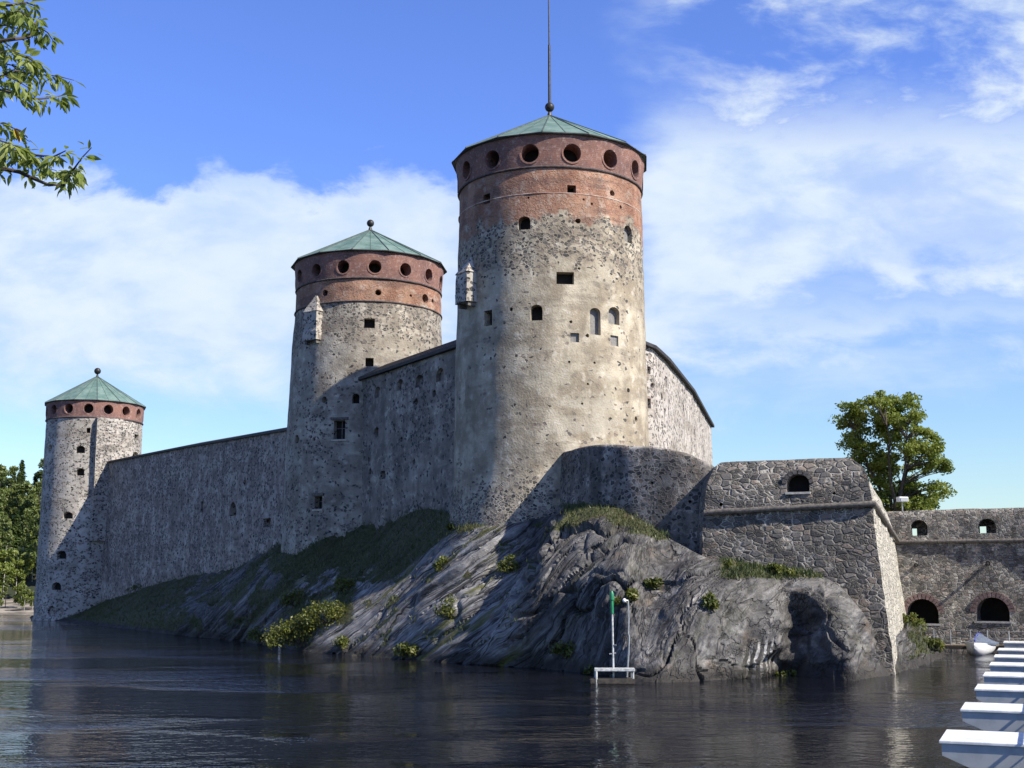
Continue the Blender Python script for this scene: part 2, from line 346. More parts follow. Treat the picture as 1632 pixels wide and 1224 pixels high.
# ------------------------------------------------------------------ towers
class Tower: pass
def az(d): return atan2(d.x, d.y)
def make_tower(T, ax, Y, prof, eave, bandbot, apex, npan, zb):
    T.c = P(ax[0], ax[1], Y); T.c.z = 0
    def zr(py, half):
        axx = 816 + FPX * (lambda p: p[0])((0,)) if False else None
        # the axis leans in the picture: find its pixel at this row
        lo, hi = -10.0, 80.0
        for _ in range(50):
            mid = (lo + hi)/2
            if proj(Vector((T.c.x, T.c.y, mid)))[1] > py: lo = mid
            else: hi = mid
        z = (lo + hi)/2; x = proj(Vector((T.c.x, T.c.y, z)))[0]
        al = abs(az(ray(x + half, py)) - az(ray(x - half, py)))/2
        return z, sqrt(T.c.x**2 + T.c.y**2)*sin(al)
    T.prof = sorted(zr(py, h) for py, h in prof)
    T.z_eave, T.r_eave = zr(*eave); T.z_band, T.r_band = zr(*bandbot); T.z_apex = zr(apex, 1)[0]
    if T.prof[0][0] > zb: T.prof.insert(0, (zb, T.prof[0][1] + 0.4))
    T.prof = [p for p in T.prof if p[0] < T.z_band] + [(T.z_band, T.r_band)]
    T.full = T.prof + [(T.z_eave, T.r_eave)]
    T.npan = npan; T.zb = zb
    T.face = atan2(-T.c.y, -T.c.x)          # angle of the side facing the viewer
    return T
def hit(T, px, py):
    d = ray(px, py); r = T.r_band; p = None
    for _ in range(12):
        ox, oy = -T.c.x, -T.c.y
        A = d.x**2 + d.y**2; B = 2*(ox*d.x + oy*d.y); Cc = ox*ox + oy*oy - r*r
        disc = max(0, B*B - 4*A*Cc); t = (-B - sqrt(disc))/(2*A)
        p = Vector((0, 0, CAMZ)) + d*t; r = pw(p.z, T.full)
    th = atan2(p.y - T.c.y, p.x - T.c.x)
    return p, th
def axes(th): return Vector((cos(th), sin(th), 0)), Vector((-sin(th), cos(th), 0)), Vector((0, 0, 1))
def revolve(c, prof, nseg, amp, seed, fine=True):
    bm = bmesh.new(); rows = []
    zs = [prof[0][0]]
    for (a, ra), (b, rb) in zip(prof, prof[1:]):
        k = max(1, int((b - a)/0.7)) if fine else 1
        zs += [a + (b - a)*(i + 1)/k for i in range(k)]
    for z in zs:
        r0 = pw(z, prof); row = []
        for i in range(nseg):
            th = 2*pi*i/nseg; v = Vector((c.x + r0*cos(th), c.y + r0*sin(th), z))
            dr = amp*(noise.fractal(v*0.35 + Vector((seed, 0, 0)), 0.8, 2, 4)) if amp else 0
            row.append(bm.verts.new((c.x + (r0 + dr)*cos(th), c.y + (r0 + dr)*sin(th), z)))
        rows.append(row)
    for a, b in zip(rows, rows[1:]):
        for i in range(nseg): bm.faces.new((a[i], a[(i+1) % nseg], b[(i+1) % nseg], b[i]))
    bm.faces.new(rows[0][::-1]); bm.faces.new(rows[-1])
    return bm
def ring(c, z, r, rad, k=96, kk=8, arc=None):
    bm = bmesh.new(); rows = []
    for i in range(k):
        th = 2*pi*i/k
        wob = 0.02*noise.noise(Vector((th*9, z, 0)))
        rows.append([bm.verts.new((c.x + (r + wob + rad*cos(2*pi*j/kk))*cos(th), c.y + (r + wob + rad*cos(2*pi*j/kk))*sin(th), z + wob + rad*sin(2*pi*j/kk))) for j in range(kk)])
    for i in range(k):
        a, b = rows[i], rows[(i+1) % k]
        for j in range(kk): bm.faces.new((a[j], a[(j+1) % kk], b[(j+1) % kk], b[j]))
    bmesh.ops.recalc_face_normals(bm, faces=bm.faces); return bm
def build_tower(T, name, label, mat, ports, port_r, port_py, windows, cordons, seed, mast=False, ballr=0.45, brickmat_=None, bandcut=None):
    root = thing(name, (T.c.x, T.c.y, 0), label, 'tower'); T.root = root
    # shaft
    bm = revolve(T.c, T.prof, 112, 0.07, seed)
    cut = bmesh.new(); todo = []
    for wd in windows:
        px, py, w, h, kind = wd[:5]
        p, th = hit(T, px, py); n, t, u = axes(th); s = scale_at(p)
        f = max(0.42, cos(th - T.face)); W_, H_ = w*s/f, h*s
        if kind in ('arch', 'barch'): poly = arch(W_, H_, W_*0.4)
        elif kind == 'round': poly = circ(W_/2, 14)
        else: poly = rect(W_, H_)
        poly = [poly[0]] + poly[1:]
        if kind == 'hole': poly = rough_poly(circ(W_/2, 8), W_*0.08)
        dep = {'hole': 0.5, 'blocked': 0.22, 'barch': 0.45}.get(kind, 0.8)
        prism(cut, poly, p, n, t, u, -dep, 0.5)
        todo.append((kind, poly, p, n, t, u, dep, W_, H_))
    bm = boolean(bm, cut)
    wall = obj('tower_wall', bm, mat, root)
    for kind, poly, p, n, t, u, dep, W_, H_ in todo:
        if kind == 'hole': continue
        b = bmesh.new(); grow = [(a*1.04, c*1.04) for a, c in poly]
        prism(b, grow, p, n, t, u, -dep - 0.1, -dep + 0.03)
        wo = obj('window', b, M_shut if kind in ('blocked', 'barch') else M_void, root)
        if kind == 'sill':
            b = bmesh.new(); prism(b, rect(W_*1.35, 0.16), p - u*(H_/2 + 0.1), n, t, u, -0.3, 0.14); obj('sill', b, M_sill, wo)
            b = bmesh.new(); prism(b, rect(W_*1.5, 0.22), p + u*(H_/2 + 0.16), n, t, u, -0.3, 0.16); obj('lintel', b, M_cord, wo)
        if kind in ('sill',):
            b = bmesh.new(); prism(b, rect(0.06, H_), p, n, t, u, -dep, -dep + 0.1); prism(b, rect(W_, 0.05), p + u*H_*0.12, n, t, u, -dep + 0.01, -dep + 0.09); obj('glazing_bar', b, M_shut, wo)
    # brick band with gun ports
    bp = [(T.z_band + 0.002, T.r_band + 0.06), (T.z_eave, T.r_eave)]
    bm = revolve(T.c, bp, 112, 0.02, seed + 5)
    cut = bmesh.new(); plist = []
    zc = hit(T, port_py[0], port_py[1])[0].z
    for th_rel in ports:
        th = T.face + radians(th_rel); n, t, u = axes(th); rr = pw(zc, T.full)
        p = Vector((T.c.x, T.c.y, zc)) + n*rr
        prism(cut, circ(port_r, 20), p, n, t, u, -1.3, 0.6); plist.append((p, n, t, u))
    bm = boolean(bm, cut)
    obj('brick_band', bm, brickmat_ or M_brick, root)
    for p, n, t, u in plist:
        b = bmesh.new(); k = 20; o1 = circ(port_r + 0.10, k); i1 = circ(port_r - 0.03, k)
        tilt = Vector((0, 0, 0))
        vs = [[b.verts.new(p + t*a + u*c + n*d) for a, c in poly] for poly, d in ((o1, -0.12), (o1, 0.02), (i1, 0.02), (i1, -0.55))]
        for A, B in zip(vs, vs[1:]):
            for i in range(k): b.faces.new((A[i], A[(i+1) % k], B[(i+1) % k], B[i]))
        rim = obj('gun_port', b, brickmat_ or M_brick, root)
        b = bmesh.new(); prism(b, circ(port_r + 0.05, 16), p, n, t, u, -1.38, -1.27); obj('port_shade_disc', b, M_void, rim)  # near-black disc paints the shade at the back of the port
    for q, (z, rad) in enumerate(cordons):
        obj('string_course', ring(T.c, z, pw(z, T.full) + (0.05 if rad > .06 else 0.01), rad), M_rcord if rad > .06 else M_palecourse, root)
    # roof
    bm = bmesh.new(); k = T.npan; R = T.r_eave + 0.30; off = radians(7)
    lo = [bm.verts.new((T.c.x + R*cos(off + 2*pi*i/k), T.c.y + R*sin(off + 2*pi*i/k), T.z_eave - 0.02)) for i in range(k)]
    l2 = [bm.verts.new(v.co + Vector((0, 0, 0.10))) for v in lo]
    tr = 0.22
    up = [bm.verts.new((T.c.x + tr*cos(off + 2*pi*i/k), T.c.y + tr*sin(off + 2*pi*i/k), T.z_apex)) for i in range(k)]
    for i in range(k):
        j = (i + 1) % k
        bm.faces.new((lo[i], lo[j], l2[j], l2[i])); bm.faces.new((l2[i], l2[j], up[j], up[i]))
    bm.faces.new(lo[::-1]); bm.faces.new(up)
    l2c = [v.co.copy() for v in l2]; upc = [v.co.copy() for v in up]; loc_ = [v.co.copy() for v in lo]
    roof = obj('roof', bm, M_copper, root, smooth=0)
    b = bmesh.new()
    for i in range(k):
        tube(b, [l2c[i] + Vector((0, 0, 0.02)), upc[i] + Vector((0, 0, 0.02))], 0.05, 6)
        j = (i + 1) % k
        for q in (1/2,):
            tube(b, [l2c[i].lerp(l2c[j], q) + Vector((0, 0, 0.01)), upc[i].lerp(upc[j], q) + Vector((0, 0, 0.01))], 0.025, 5)
    obj('roof_seam', b, M_seam, roof)
    b = bmesh.new()
    for i in range(k): tube(b, [loc_[i] + Vector((0, 0, 0.03)), loc_[(i+1) % k] + Vector((0, 0, 0.03))], 0.06, 6)
    obj('eaves', b, M_coping, root)
    b = bmesh.new(); a = Vector((T.c.x, T.c.y, T.z_apex)); 
    tube(b, [a - Vector((0, 0, .1)), a + Vector((0, 0, 0.25)), a + Vector((0, 0, 0.45))], [0.24, 0.16, 0.08])
    ball(b, a + Vector((0, 0, 0.4 + ballr)), ballr)
    fin = obj('finial', b, M_iron, root)
    if mast:
        b = bmesh.new(); top = a + Vector((0, 0, 0.4 + 2*ballr - 0.05))
        tube(b, [top, top + Vector((0, 0, 4.9))], [0.12, 0.10]); tube(b, [top + Vector((0, 0, 4.85)), top + Vector((-.05, 0, 10.5))], [0.065, 0.05])
        obj('flagpole', b, M_iron, root)
    return root
def turret(T, px, py0, py1, wpx, mat, off=0.9):        # small projecting garderobe with a pointed stone cap
    p, th = hit(T, px, (py0 + py1)/2); n, t, u = axes(th)
    s = scale_at(p); zt, zb_ = hit(T, px, py0)[0].z, hit(T, px, py1)[0].z
    w = wpx*s; bm = bmesh.new(); h = zt - zb_
    base = Vector((p.x, p.y, 0))
    body_h = h*0.62
    def sec(z, w_, o_): return [bm.verts.new(base + t*a + n*b + u*z) for a, b in ((-w_/2, -0.8), (w_/2, -0.8), (w_/2, o_), (-w_/2, o_))]
    zs = [(zb_, w, off), (zb_ + body_h*0.33, w, off), (zb_ + body_h*0.34, w*0.97, off*0.97), (zb_ + body_h*0.7, w*0.96, off*0.96), (zb_ + body_h, w*0.93, off*0.93), (zb_ + body_h + 0.02, w*1.02, off*1.03), (zt, w*0.12, off*0.0)]
    rows = [sec(*q) for q in zs]
    for A, B in zip(rows, rows[1:]):
        for i in range(4): bm.faces.new((A[i], A[(i+1) % 4], B[(i+1) % 4], B[i]))
    bm.faces.new(rows[0][::-1]); bm.faces.new(rows[-1])
    bmesh.ops.subdivide_edges(bm, edges=[e for e in bm.edges if e.calc_length() > 0.5], cuts=3, use_grid_fill=True)
    for v in bm.verts: v.co += noise.noise_vector(v.co*1.7)*0.05
    tu = obj('garderobe', bm, mat, T.root)
    b = bmesh.new()
    for q in (-0.36, 0.36): prism(b, rect(0.2, 0.3), base + t*w*q + u*(zb_ - 0.15), n, t, u, -0.5, off*0.75)
    obj('corbel', b, M_cord, tu)

TM = make_tower(Tower(), (877, 400), 95, [(330, 145), (400, 147), (550, 151), (700, 155), (765, 156.5), (805, 161), (850, 171)], (266, 150.5), (313, 145), 186, 14, 2.0)
TS = make_tower(Tower(), (589, 430), 118, [(470, 115), (500, 116), (560, 120), (700, 127), (860, 131)], (430, 119), (470, 115), 368, 14, 3.0)
TL = make_tower(Tower(), (152.5, 648), 180, [(690, 77.5), (720, 77.5), (800, 78.5), (980, 81)], (648, 78.5), (674, 76.8), 601, 14, -1.5)
print('TOWERS', [(t.c, t.z_eave, t.r_eave, t.z_band, t.z_apex, t.prof[:2]) for t in (TM, TS, TL)])
zr0 = hit(TM, 905, 352)[0].z
M_mainred = rubble('red_topped_plaster', e_lo=0.0, e_hi=0.09, scale=3.9, red=(zr0 - 0.1, zr0 + 0.7, 6.5), zexp=(10.5, 14.0), zexp_hi=(26.0, 29.0), streak=0.25, seed=3.0)
zr1 = hit(TS, 590, 478)[0].z
M_secred = rubble('red_topped_rubble', e_lo=0.03, e_hi=0.5, scale=3.7, red=(zr1 - 0.2, zr1 + 0.1, 1.2), zexp=(4, 8), zexp_hi=(24, 28), pl=(0.44, 0.40, 0.335), pd=(0.30, 0.26, 0.21), streak=0.3, seed=11.0)
mainwin = [(911, 302, 14, 14, 'rect'), (775, 317, 12, 16, 'rect'), (976, 308, 8, 8, 'hole'), (835, 355, 20, 22, 'arch'), (1002, 373, 13, 28, 'barch'),
           (921, 352, 9, 9, 'hole'), (901, 443, 28, 20, 'rect'), (855, 498, 19, 26, 'arch'), (777, 507, 14, 25, 'rect'), (949, 512, 17, 44, 'barch'),
           (979, 503, 18, 28, 'barch'), (916, 538, 14, 15, 'blocked'), (980, 543, 13, 17, 'blocked'),
           (937, 612, 4, 4, 'hole'), (923, 428, 4, 4, 'hole'), (907, 577, 4, 4, 'hole'), (948, 578, 4, 4, 'hole'), (1001, 622, 5, 6, 'hole'), (943, 325, 4, 4, 'hole'), (989, 330, 4, 4, 'hole'),
           (928, 643, 4, 4, 'hole'), (842, 315, 4, 4, 'hole'), (930, 318, 4, 4, 'hole'), (910, 513, 5, 5, 'hole'), (936, 535, 6, 6, 'hole'), (1014, 668, 5, 5, 'hole'), (815, 493, 6, 9, 'hole')]
build_tower(TM, 'round_tower', 'tallest round castle tower in front, tan plaster with red brick top and flagpole', M_mainred,
            [-86, -61, -36, -11.5, 13, 38, 63, 88], 0.70, (905, 244), mainwin,
            [(TM.z_band, 0.09), (hit(TM, 905, 308)[0].z, 0.05)], 1.0, mast=True, ballr=0.38)
turret(TM, 750, 410, 484, 36, M_left, 0.85)
secwin = [(518, 467, 9, 10, 'round'), (603, 466, 10, 10, 'round'), (678, 476, 10, 10, 'round'), (589, 515, 17, 16, 'rect'), (589, 577, 13, 14, 'rect'), (541, 685, 18, 30, 'sill'),
          (517, 637, 9, 12, 'hole'), (507, 801, 12, 20, 'sill'), (567, 635, 11, 16, 'arch'), (500, 700, 5, 9, 'hole'), (655, 471, 4, 4, 'hole'), (690, 480, 4, 4, 'hole'), (473, 700, 8, 9, 'hole')]
build_tower(TS, 'round_tower', 'middle round castle tower, mottled grey with red brick top, behind the tallest tower', M_secred,
            [-92, -68, -44, -20, 4, 28, 52, 76], 0.62, (595, 425), secwin,
            [(TS.z_band, 0.09), (hit(TS, 590, 480)[0].z, 0.07)], 2.0, ballr=0.36)
turret(TS, 503, 472, 543, 30, M_left, 0.75)
leftwin = [(141, 686, 6, 8, 'rect'), (128, 716, 14, 12, 'arch'), (128, 752, 12, 12, 'arch'), (108, 821, 15, 11, 'arch'), (98, 884, 14, 13, 'arch'), (90, 934, 14, 12, 'arch'), (83, 975, 14, 10, 'hole'),
           (218, 697, 7, 9, 'rect'), (217, 725, 10, 10, 'arch'), (80, 715, 7, 9, 'hole'), (112, 846, 4, 4, 'hole')]
build_tower(TL, 'round_tower', 'small distant round castle tower at far left, speckled grey stone rising straight from the water', M_left,
            [-80, -56, -32, -8, 15, 38, 62, 86], 0.70, (142, 651), leftwin, [(TL.z_band, 0.11)], 3.0, ballr=0.48)
p, th = hit(TL, 172, 700); n, t, u = axes(th); bm = bmesh.new()
prism(bm, rect(3.6, 17), Vector((p.x, p.y, TL.z_band - 8.6)), n, t, u, -2.0, 0.75)
bmesh.ops.subdivide_edges(bm, edges=bm.edges[:], cuts=6, use_grid_fill=True)
for v in bm.verts: v.co += noise.noise_vector(v.co*0.8)*0.06
obj('buttress', bm, M_left, TL.root)

# ------------------------------------------------------------------ walls
def resample(pl, step):
    out = []
    for a, b in zip(pl, pl[1:]):
        k = max(1, int((Vector(b[:2]) - Vector(a[:2])).length/step))
        for i in range(k): out.append(tuple(lerp(a[j], b[j], i/k) for j in range(len(a))))
    out.append(pl[-1]); return out
def wall_solid(pl, thick, zb, step=0.8, amp=0.07, batter=0.0, rows=0.8, seed=0.0, rnd=0.0):
    """pl: (X,Y,ztop) of the front top edge, left to right as seen; back lies away from the viewer."""
    pl = resample(pl, step); n = len(pl); bm = bmesh.new(); secs = []
    for i, q in enumerate(pl):
        a, b = Vector(pl[max(0, i-1)][:2]), Vector(pl[min(n-1, i+1)][:2])
        d = (b - a).normalized(); nrm = Vector((d.y, -d.x, 0))           # towards viewer for left-to-right order
        front = Vector((q[0], q[1], 0)); zt = q[2] + 0.10*noise.noise(Vector((i*0.35, seed, 0)))
        k = max(3, int((zt - zb)/rows)); pts = []
        for r in range(k + 1):
            z = lerp(zb, zt - rnd, r/k); o = batter*(1 - r/k)
            v = front + nrm*o + Vector((0, 0, z))
            v += nrm*amp*noise.fractal(v*0.4 + Vector((seed, 0, 0)), 0.8, 2, 4)
            pts.append(v)
        if rnd:
            for a_ in (0.35, 0.7, 1.0): pts.append(front - nrm*rnd*(1 - cos(a_*pi/2)) + Vector((0, 0, zt - rnd + rnd*sin(a_*pi/2))))
        pts.append(front - nrm*thick + Vector((0, 0, zt))); pts.append(front - nrm*thick + Vector((0, 0, zb)))
        secs.append((pts, k))
    kk = min(len(s[0]) for s in secs)
    if any(len(s[0]) != kk for s in secs):       # equalise row counts
        new = []
        for pts, k in secs:
            fr = pts[:k+1]; rest = pts[k+1:]; m_ = kk - len(rest)
            f2 = [fr[0].lerp(fr[-1], r/(m_-1)) if False else fr[min(k, int(r*k/(m_-1)))].lerp(fr[min(k, int(r*k/(m_-1)) + 1)], r*k/(m_-1) - int(r*k/(m_-1))) for r in range(m_)]
            new.append(f2 + rest)
        secs = new
    else: secs = [s[0] for s in secs]
    rows_ = [[bm.verts.new(v) for v in s] for s in secs]
    for A, B in zip(rows_, rows_[1:]):
        for j in range(kk): bm.faces.new((A[j], B[j], B[(j+1) % kk], A[(j+1) % kk]))
    bm.faces.new(rows_[0]); bm.faces.new(rows_[-1][::-1])
    bmesh.ops.recalc_face_normals(bm, faces=bm.faces)
    return bm
def hit_wall(pl, px, py):
    d = ray(px, py); best = None
    for a, b in zip(pl, pl[1:]):
        ax_, ay, bx_, by = a[0], a[1], b[0], b[1]
        # solve d.x*t = ax+s*(bx-ax), d.y*t = ay+s*(by-ay)
        det = d.x*(-(by - ay)) + (bx_ - ax_)*d.y
        if abs(det) < 1e-9: continue
        t = (ax_*(-(by - ay)) + (bx_ - ax_)*ay)/det
        s = (d.x*ay - d.y*ax_)/det
        if -0.02 <= s <= 1.02 and (best is None or t < best[0]):
            dd = Vector((bx_ - ax_, by - ay, 0)).normalized()
            best = (t, Vector((0, 0, CAMZ)) + d*t, Vector((dd.y, -dd.x, 0)), dd)
    return best[1:] if best else None
def wall_thing(name, label, pl, thick, zb, mat, wins, coping=None, amp=0.07, batter=0.0, seed=0.0, cat='wall', rnd=0.0):
    bm = wall_solid(pl, thick, zb, amp=amp, batter=batter, seed=seed, rnd=rnd)
    cut = bmesh.new(); todo = []
    for px, py, w, h, kind in wins:
        r = hit_wall(pl, px, py)
        if not r: print('MISS', name, px, py); continue
        p, n, t = r; s = scale_at(p); f = max(0.35, abs(n.dot((Vector((0, 0, 0)) - Vector((p.x, p.y, 0))).normalized())))
        W_, H_ = w*s/f, h*s; u = Vector((0, 0, 1))
        poly = arch(W_, H_, W_*0.45) if kind in ('arch', 'niche') else (rough_poly(circ(W_/2, 8), W_*.1) if kind == 'hole' else rect(W_, H_))
        dep = {'hole': .5, 'niche': .35}.get(kind, 0.9)
        prism(cut, poly, p, n, t, u, -dep, 1.2); todo.append((kind, poly, p, n, t, u, dep, W_, H_))
    if todo: bm = boolean(bm, cut)
    c = Vector((sum(q[0] for q in pl)/len(pl), sum(q[1] for q in pl)/len(pl), 0))
    root = thing(name, c, label, cat)
    obj('wall_body', bm, mat, root)
    for kind, poly, p, n, t, u, dep, W_, H_ in todo:
        if kind in ('hole', 'niche'): continue
        b = bmesh.new(); prism(b, [(a*1.04, c_*1.04) for a, c_ in poly], p, n, t, u, -dep - .1, -dep + .03); obj('window', b, M_void, root)
    if coping:
        q = [(x, y, z + 0.02) for x, y, z in pl]; b = bmesh.new(); rr = resample(q, 1.5); m_ = len(rr); rows_ = []
        over, th, rise = coping
        for i, v in enumerate(rr):
            a, d2 = Vector(rr[max(0, i-1)][:2]), Vector(rr[min(m_-1, i+1)][:2]); d = (d2 - a).normalized(); nn = Vector((d.y, -d.x, 0)); o = Vector(v)
            rows_.append([b.verts.new(o + nn*over + Vector((0, 0, -0.05))), b.verts.new(o + nn*over + Vector((0, 0, th))), b.verts.new(o - nn*thick*0.6 + Vector((0, 0, th + rise))),
                          b.verts.new(o - nn*(thick + over) + Vector((0, 0, th))), b.verts.new(o - nn*(thick + over) + Vector((0, 0, -0.05)))])
        for A, B in zip(rows_, rows_[1:]):
            for j in range(5): b.faces.new((A[j], B[j], B[(j+1) % 5], A[(j+1) % 5]))
        b.faces.new(rows_[0]); b.faces.new(rows_[-1][::-1]); bmesh.ops.recalc_face_normals(b, faces=b.faces)
        obj('roof', b, M_coping, root, smooth=30)
    return root
def XYZ(px, py, Y): return tuple(P(px, py, Y))
# long curtain wall between far and middle tower
plA = [XYZ(156, 741, 178), XYZ(300, 713, 150), XYZ(465, 685, 121)]
wall_thing('curtain_wall', 'long grey shaded castle wall running between the far left tower and the middle tower', plA, 2.6, -1, M_wallA,
           [(371, 811, 12, 22, 'arch'), (425, 833, 12, 14, 'rect'), (322, 808, 5, 18, 'rect'), (330, 770, 4, 6, 'hole'), (390, 770, 4, 8, 'hole'), (300, 800, 4, 6, 'hole'), (455, 770, 5, 9, 'hole')],
           coping=(0.25, 0.18, 0.5), seed=1.0)
plB = [XYZ(576, 606, 111), XYZ(650, 581, 103.2), XYZ(735, 552, 95.5)]
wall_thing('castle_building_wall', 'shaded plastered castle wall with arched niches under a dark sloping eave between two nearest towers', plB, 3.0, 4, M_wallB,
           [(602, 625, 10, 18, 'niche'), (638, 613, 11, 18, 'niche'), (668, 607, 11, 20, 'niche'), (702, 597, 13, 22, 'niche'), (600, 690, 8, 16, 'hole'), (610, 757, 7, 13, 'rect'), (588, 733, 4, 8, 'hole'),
            (575.9, 751, 13, 16, 'rect') if False else (590, 751, 5, 6, 'hole'), (663, 640, 6, 9, 'hole'), (692, 628, 6, 6, 'hole'), (640, 700, 4, 6, 'hole'), (660, 735, 4, 5, 'hole')],
           coping=(0.35, 0.2, 1.2), seed=2.0)
plC = [(9.2, 95.0, 23.5), XYZ(1040, 556, 96.8), XYZ(1062, 576, 101.4), XYZ(1102, 625, 118), XYZ(1134, 681, 147)]
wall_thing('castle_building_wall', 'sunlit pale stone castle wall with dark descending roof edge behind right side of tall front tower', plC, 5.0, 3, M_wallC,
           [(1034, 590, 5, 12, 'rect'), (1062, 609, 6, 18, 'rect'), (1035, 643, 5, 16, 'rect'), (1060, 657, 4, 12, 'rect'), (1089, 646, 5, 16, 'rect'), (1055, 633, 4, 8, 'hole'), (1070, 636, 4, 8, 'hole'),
            (1041, 615, 4, 6, 'hole'), (1108, 690, 3, 12, 'rect'), (1112, 655, 3, 8, 'hole')],
           coping=(0.35, 0.22, 1.5), seed=3.0)
plD = [XYZ(886, 724, 89.2), XYZ(896, 720, 87.4), XYZ(914, 714, 85.0), XYZ(945, 708.5, 82.0), XYZ(990, 708, 79.8), XYZ(1040, 711, 78.7), XYZ(1090, 722, 77.7), XYZ(1132, 738, 77.3)]
wall_thing('curved_wall', 'low dark curved castle wall, streaked and shaded, in front of tall tower above the rocks', plD, 2.6, 2, M_wallD,
           [(968, 760, 5, 6, 'hole'), (1040, 770, 5, 6, 'hole'), (1100, 800, 5, 6, 'hole')], batter=0.5, seed=4.0, rnd=0.25)

# bastion ------------------------------------------------------------
A_ = P(1131, 817, 75.6); B_ = P(1390, 803, 72.3); C_ = P(1429, 862, 100.5)
A2 = P(1134, 735, 80.8)
foot = [(A_.x - 0.3, A_.y + 0.1, A_.z, P(1131, 735.5, 76.6).z), (B_.x, B_.y, B_.z, P(1352, 728, 73.9).z), (lerp(B_.x, C_.x, .5), lerp(B_.y, C_.y, .5), 8.9, 11.7), (C_.x, C_.y + .5, C_.z, 10.9), (23.5, 103, 8.5, 10.9), (A_.x - 1.0, 90, 9.2, 11.9)]
def bastion_bm():
    pts = resample(foot + [foot[0]], 0.55)[:-1]; n = len(pts)
    nr = []
    cen = Vector((sum(p[0] for p in pts)/n, sum(p[1] for p in pts)/n))
    dirs = []
    for i in range(n):
        a, b = Vector(pts[i-1][:2]), Vector(pts[i][:2]); c = Vector(pts[(i+1) % n][:2])
        d1, d2 = (b - a).normalized(), (c - b).normalized()
        n1, n2 = Vector((d1.y, -d1.x)), Vector((d2.y, -d2.x)); m = n1 + n2; m = m/ max(0.5, m.dot(n1)); nr.append(m)
    crn = [(f_[0], f_[1]) for f_ in foot]
    bm = bmesh.new(); rows = []
    levels = [('b', i/16) for i in range(17)] + [('p', h) for h in (0.02, .15, .3, .45, .58, .7, .8, .88, .94, .98, 1.0)]
    for kind, h in levels:
        row = []
        for i, (x, y, zc, zt) in enumerate(pts):
            shx = shy = 0.0
            if kind == 'b': z = lerp(-1.0, zc, h); o = .95*(1 - h)
            else: z = lerp(zc, zt, h); o = -1.55*(1 - sqrt(max(0, 1 - h*h)))
            if o < 0:
                for cx, cy in crn:
                    dd_ = Vector((x - cx, y - cy)); L_ = dd_.length
                    if .01 < L_ < 3 and abs(dd_.normalized().dot(nr[i])) < .1:
                        k_ = [j for j in range(n) if abs(pts[j][0] - cx) + abs(pts[j][1] - cy) < .01][0]
                        tn = abs(nr[k_].dot(dd_.normalized())); ned = -o*tn - L_
                        if ned > 0: shx += dd_.normalized().x*(ned + .02*L_); shy += dd_.normalized().y*(ned + .02*L_)
            v = Vector((x + nr[i].x*o + shx, y + nr[i].y*o + shy, z))
            dsp = 0.10*noise.fractal(v*0.45, 0.8, 2, 4) + 0.05*noise.noise(v*2.2)
            v += Vector((nr[i].x, nr[i].y, 0.3))*dsp
            row.append(bm.verts.new(v))
        rows.append(row)
    for a, b in zip(rows, rows[1:]):
        for i in range(n): bm.faces.new((a[i], a[(i+1) % n], b[(i+1) % n], b[i]))
    cv = bm.verts.new((19.5, 84, 11.2))
    for i in range(n): bm.faces.new((rows[-1][i], rows[-1][(i+1) % n], cv))
    bm.faces.new(rows[0][::-1])
    bmesh.ops.recalc_face_normals(bm, faces=bm.faces)
    return bm
plE = [foot[0][:3], foot[1][:3]]
bm = bastion_bm(); cut = bmesh.new(); bw = []
for px, py, w, h, k in [(1271, 770, 36, 30, 'arch'), (1149, 804, 6, 7, 'hole'), (1329, 786, 5, 5, 'hole')]:
    p, n, t = hit_wall(plE, px, py); s = scale_at(p); u = Vector((0, 0, 1))
    poly = arch(w*s, h*s, w*s*.42) if k == 'arch' else circ(w*s/2, 8)
    prism(cut, poly, p, n, t, u, -1.5, 1.5); bw.append((k, poly, p, n, t, u, w*s, h*s))
bm = boolean(bm, cut)
bm.normal_update()
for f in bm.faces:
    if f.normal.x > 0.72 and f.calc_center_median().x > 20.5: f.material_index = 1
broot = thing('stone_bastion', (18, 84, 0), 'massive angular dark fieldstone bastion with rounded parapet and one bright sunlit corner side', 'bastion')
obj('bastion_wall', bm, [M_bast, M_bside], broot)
for k, poly, p, n, t, u, w, h in bw:
    if k != 'arch': continue
    b = bmesh.new(); prism(b, [(a*1.03, c*1.03) for a, c in poly], p, n, t, u, -1.45, -1.25); em = obj('embrasure', b, M_void, broot)
    b = bmesh.new(); prism(b, rect(w*1.1, 0.13), p - u*(h/2 + 0.03), n, t, u, -1.0, 0.06); obj('sill', b, M_sill, em)
    b = bmesh.new(); k2 = 8
    for i in range(k2):
        a0, a1 = i*pi/k2 + .03, (i+1)*pi/k2 - .03
        r0, r1 = w/2, w/2 + 0.26; zc = h/2 - w*.42
        prism(b, [(r0*cos(a0), zc + r0*.84*sin(a0)), (r1*cos(a0), zc + r1*.9*sin(a0)), (r1*cos(a1), zc + r1*.9*sin(a1)), (r0*cos(a1), zc + r0*.84*sin(a1))], p, n, t, u, -0.6, 0.10 - 0.25)
    obj('voussoir', b, M_cord, em)
def cordon(pl, rad, mat, root, out=0.1, name='string_course'):
    b = bmesh.new(); pts = [Vector(q) for q in pl]
    q = []
    for a, c in zip(pts, pts[1:]):
        k = max(1, int((c - a).length/0.6)); q += [a.lerp(c, i/k) for i in range(k)]
    q.append(pts[-1])
    q = [v + Vector((0, 0, .02*noise.noise(v*2))) for v in q]
    tube(b, q, [rad*(1 + .12*noise.noise(v*1.3)) for v in q], 10); return obj(name, b, mat, root)
nE = Vector((B_.y - A_.y, -(B_.x - A_.x), 0)).normalized(); nS = Vector((C_.y - B_.y, -(C_.x - B_.x), 0)).normalized()
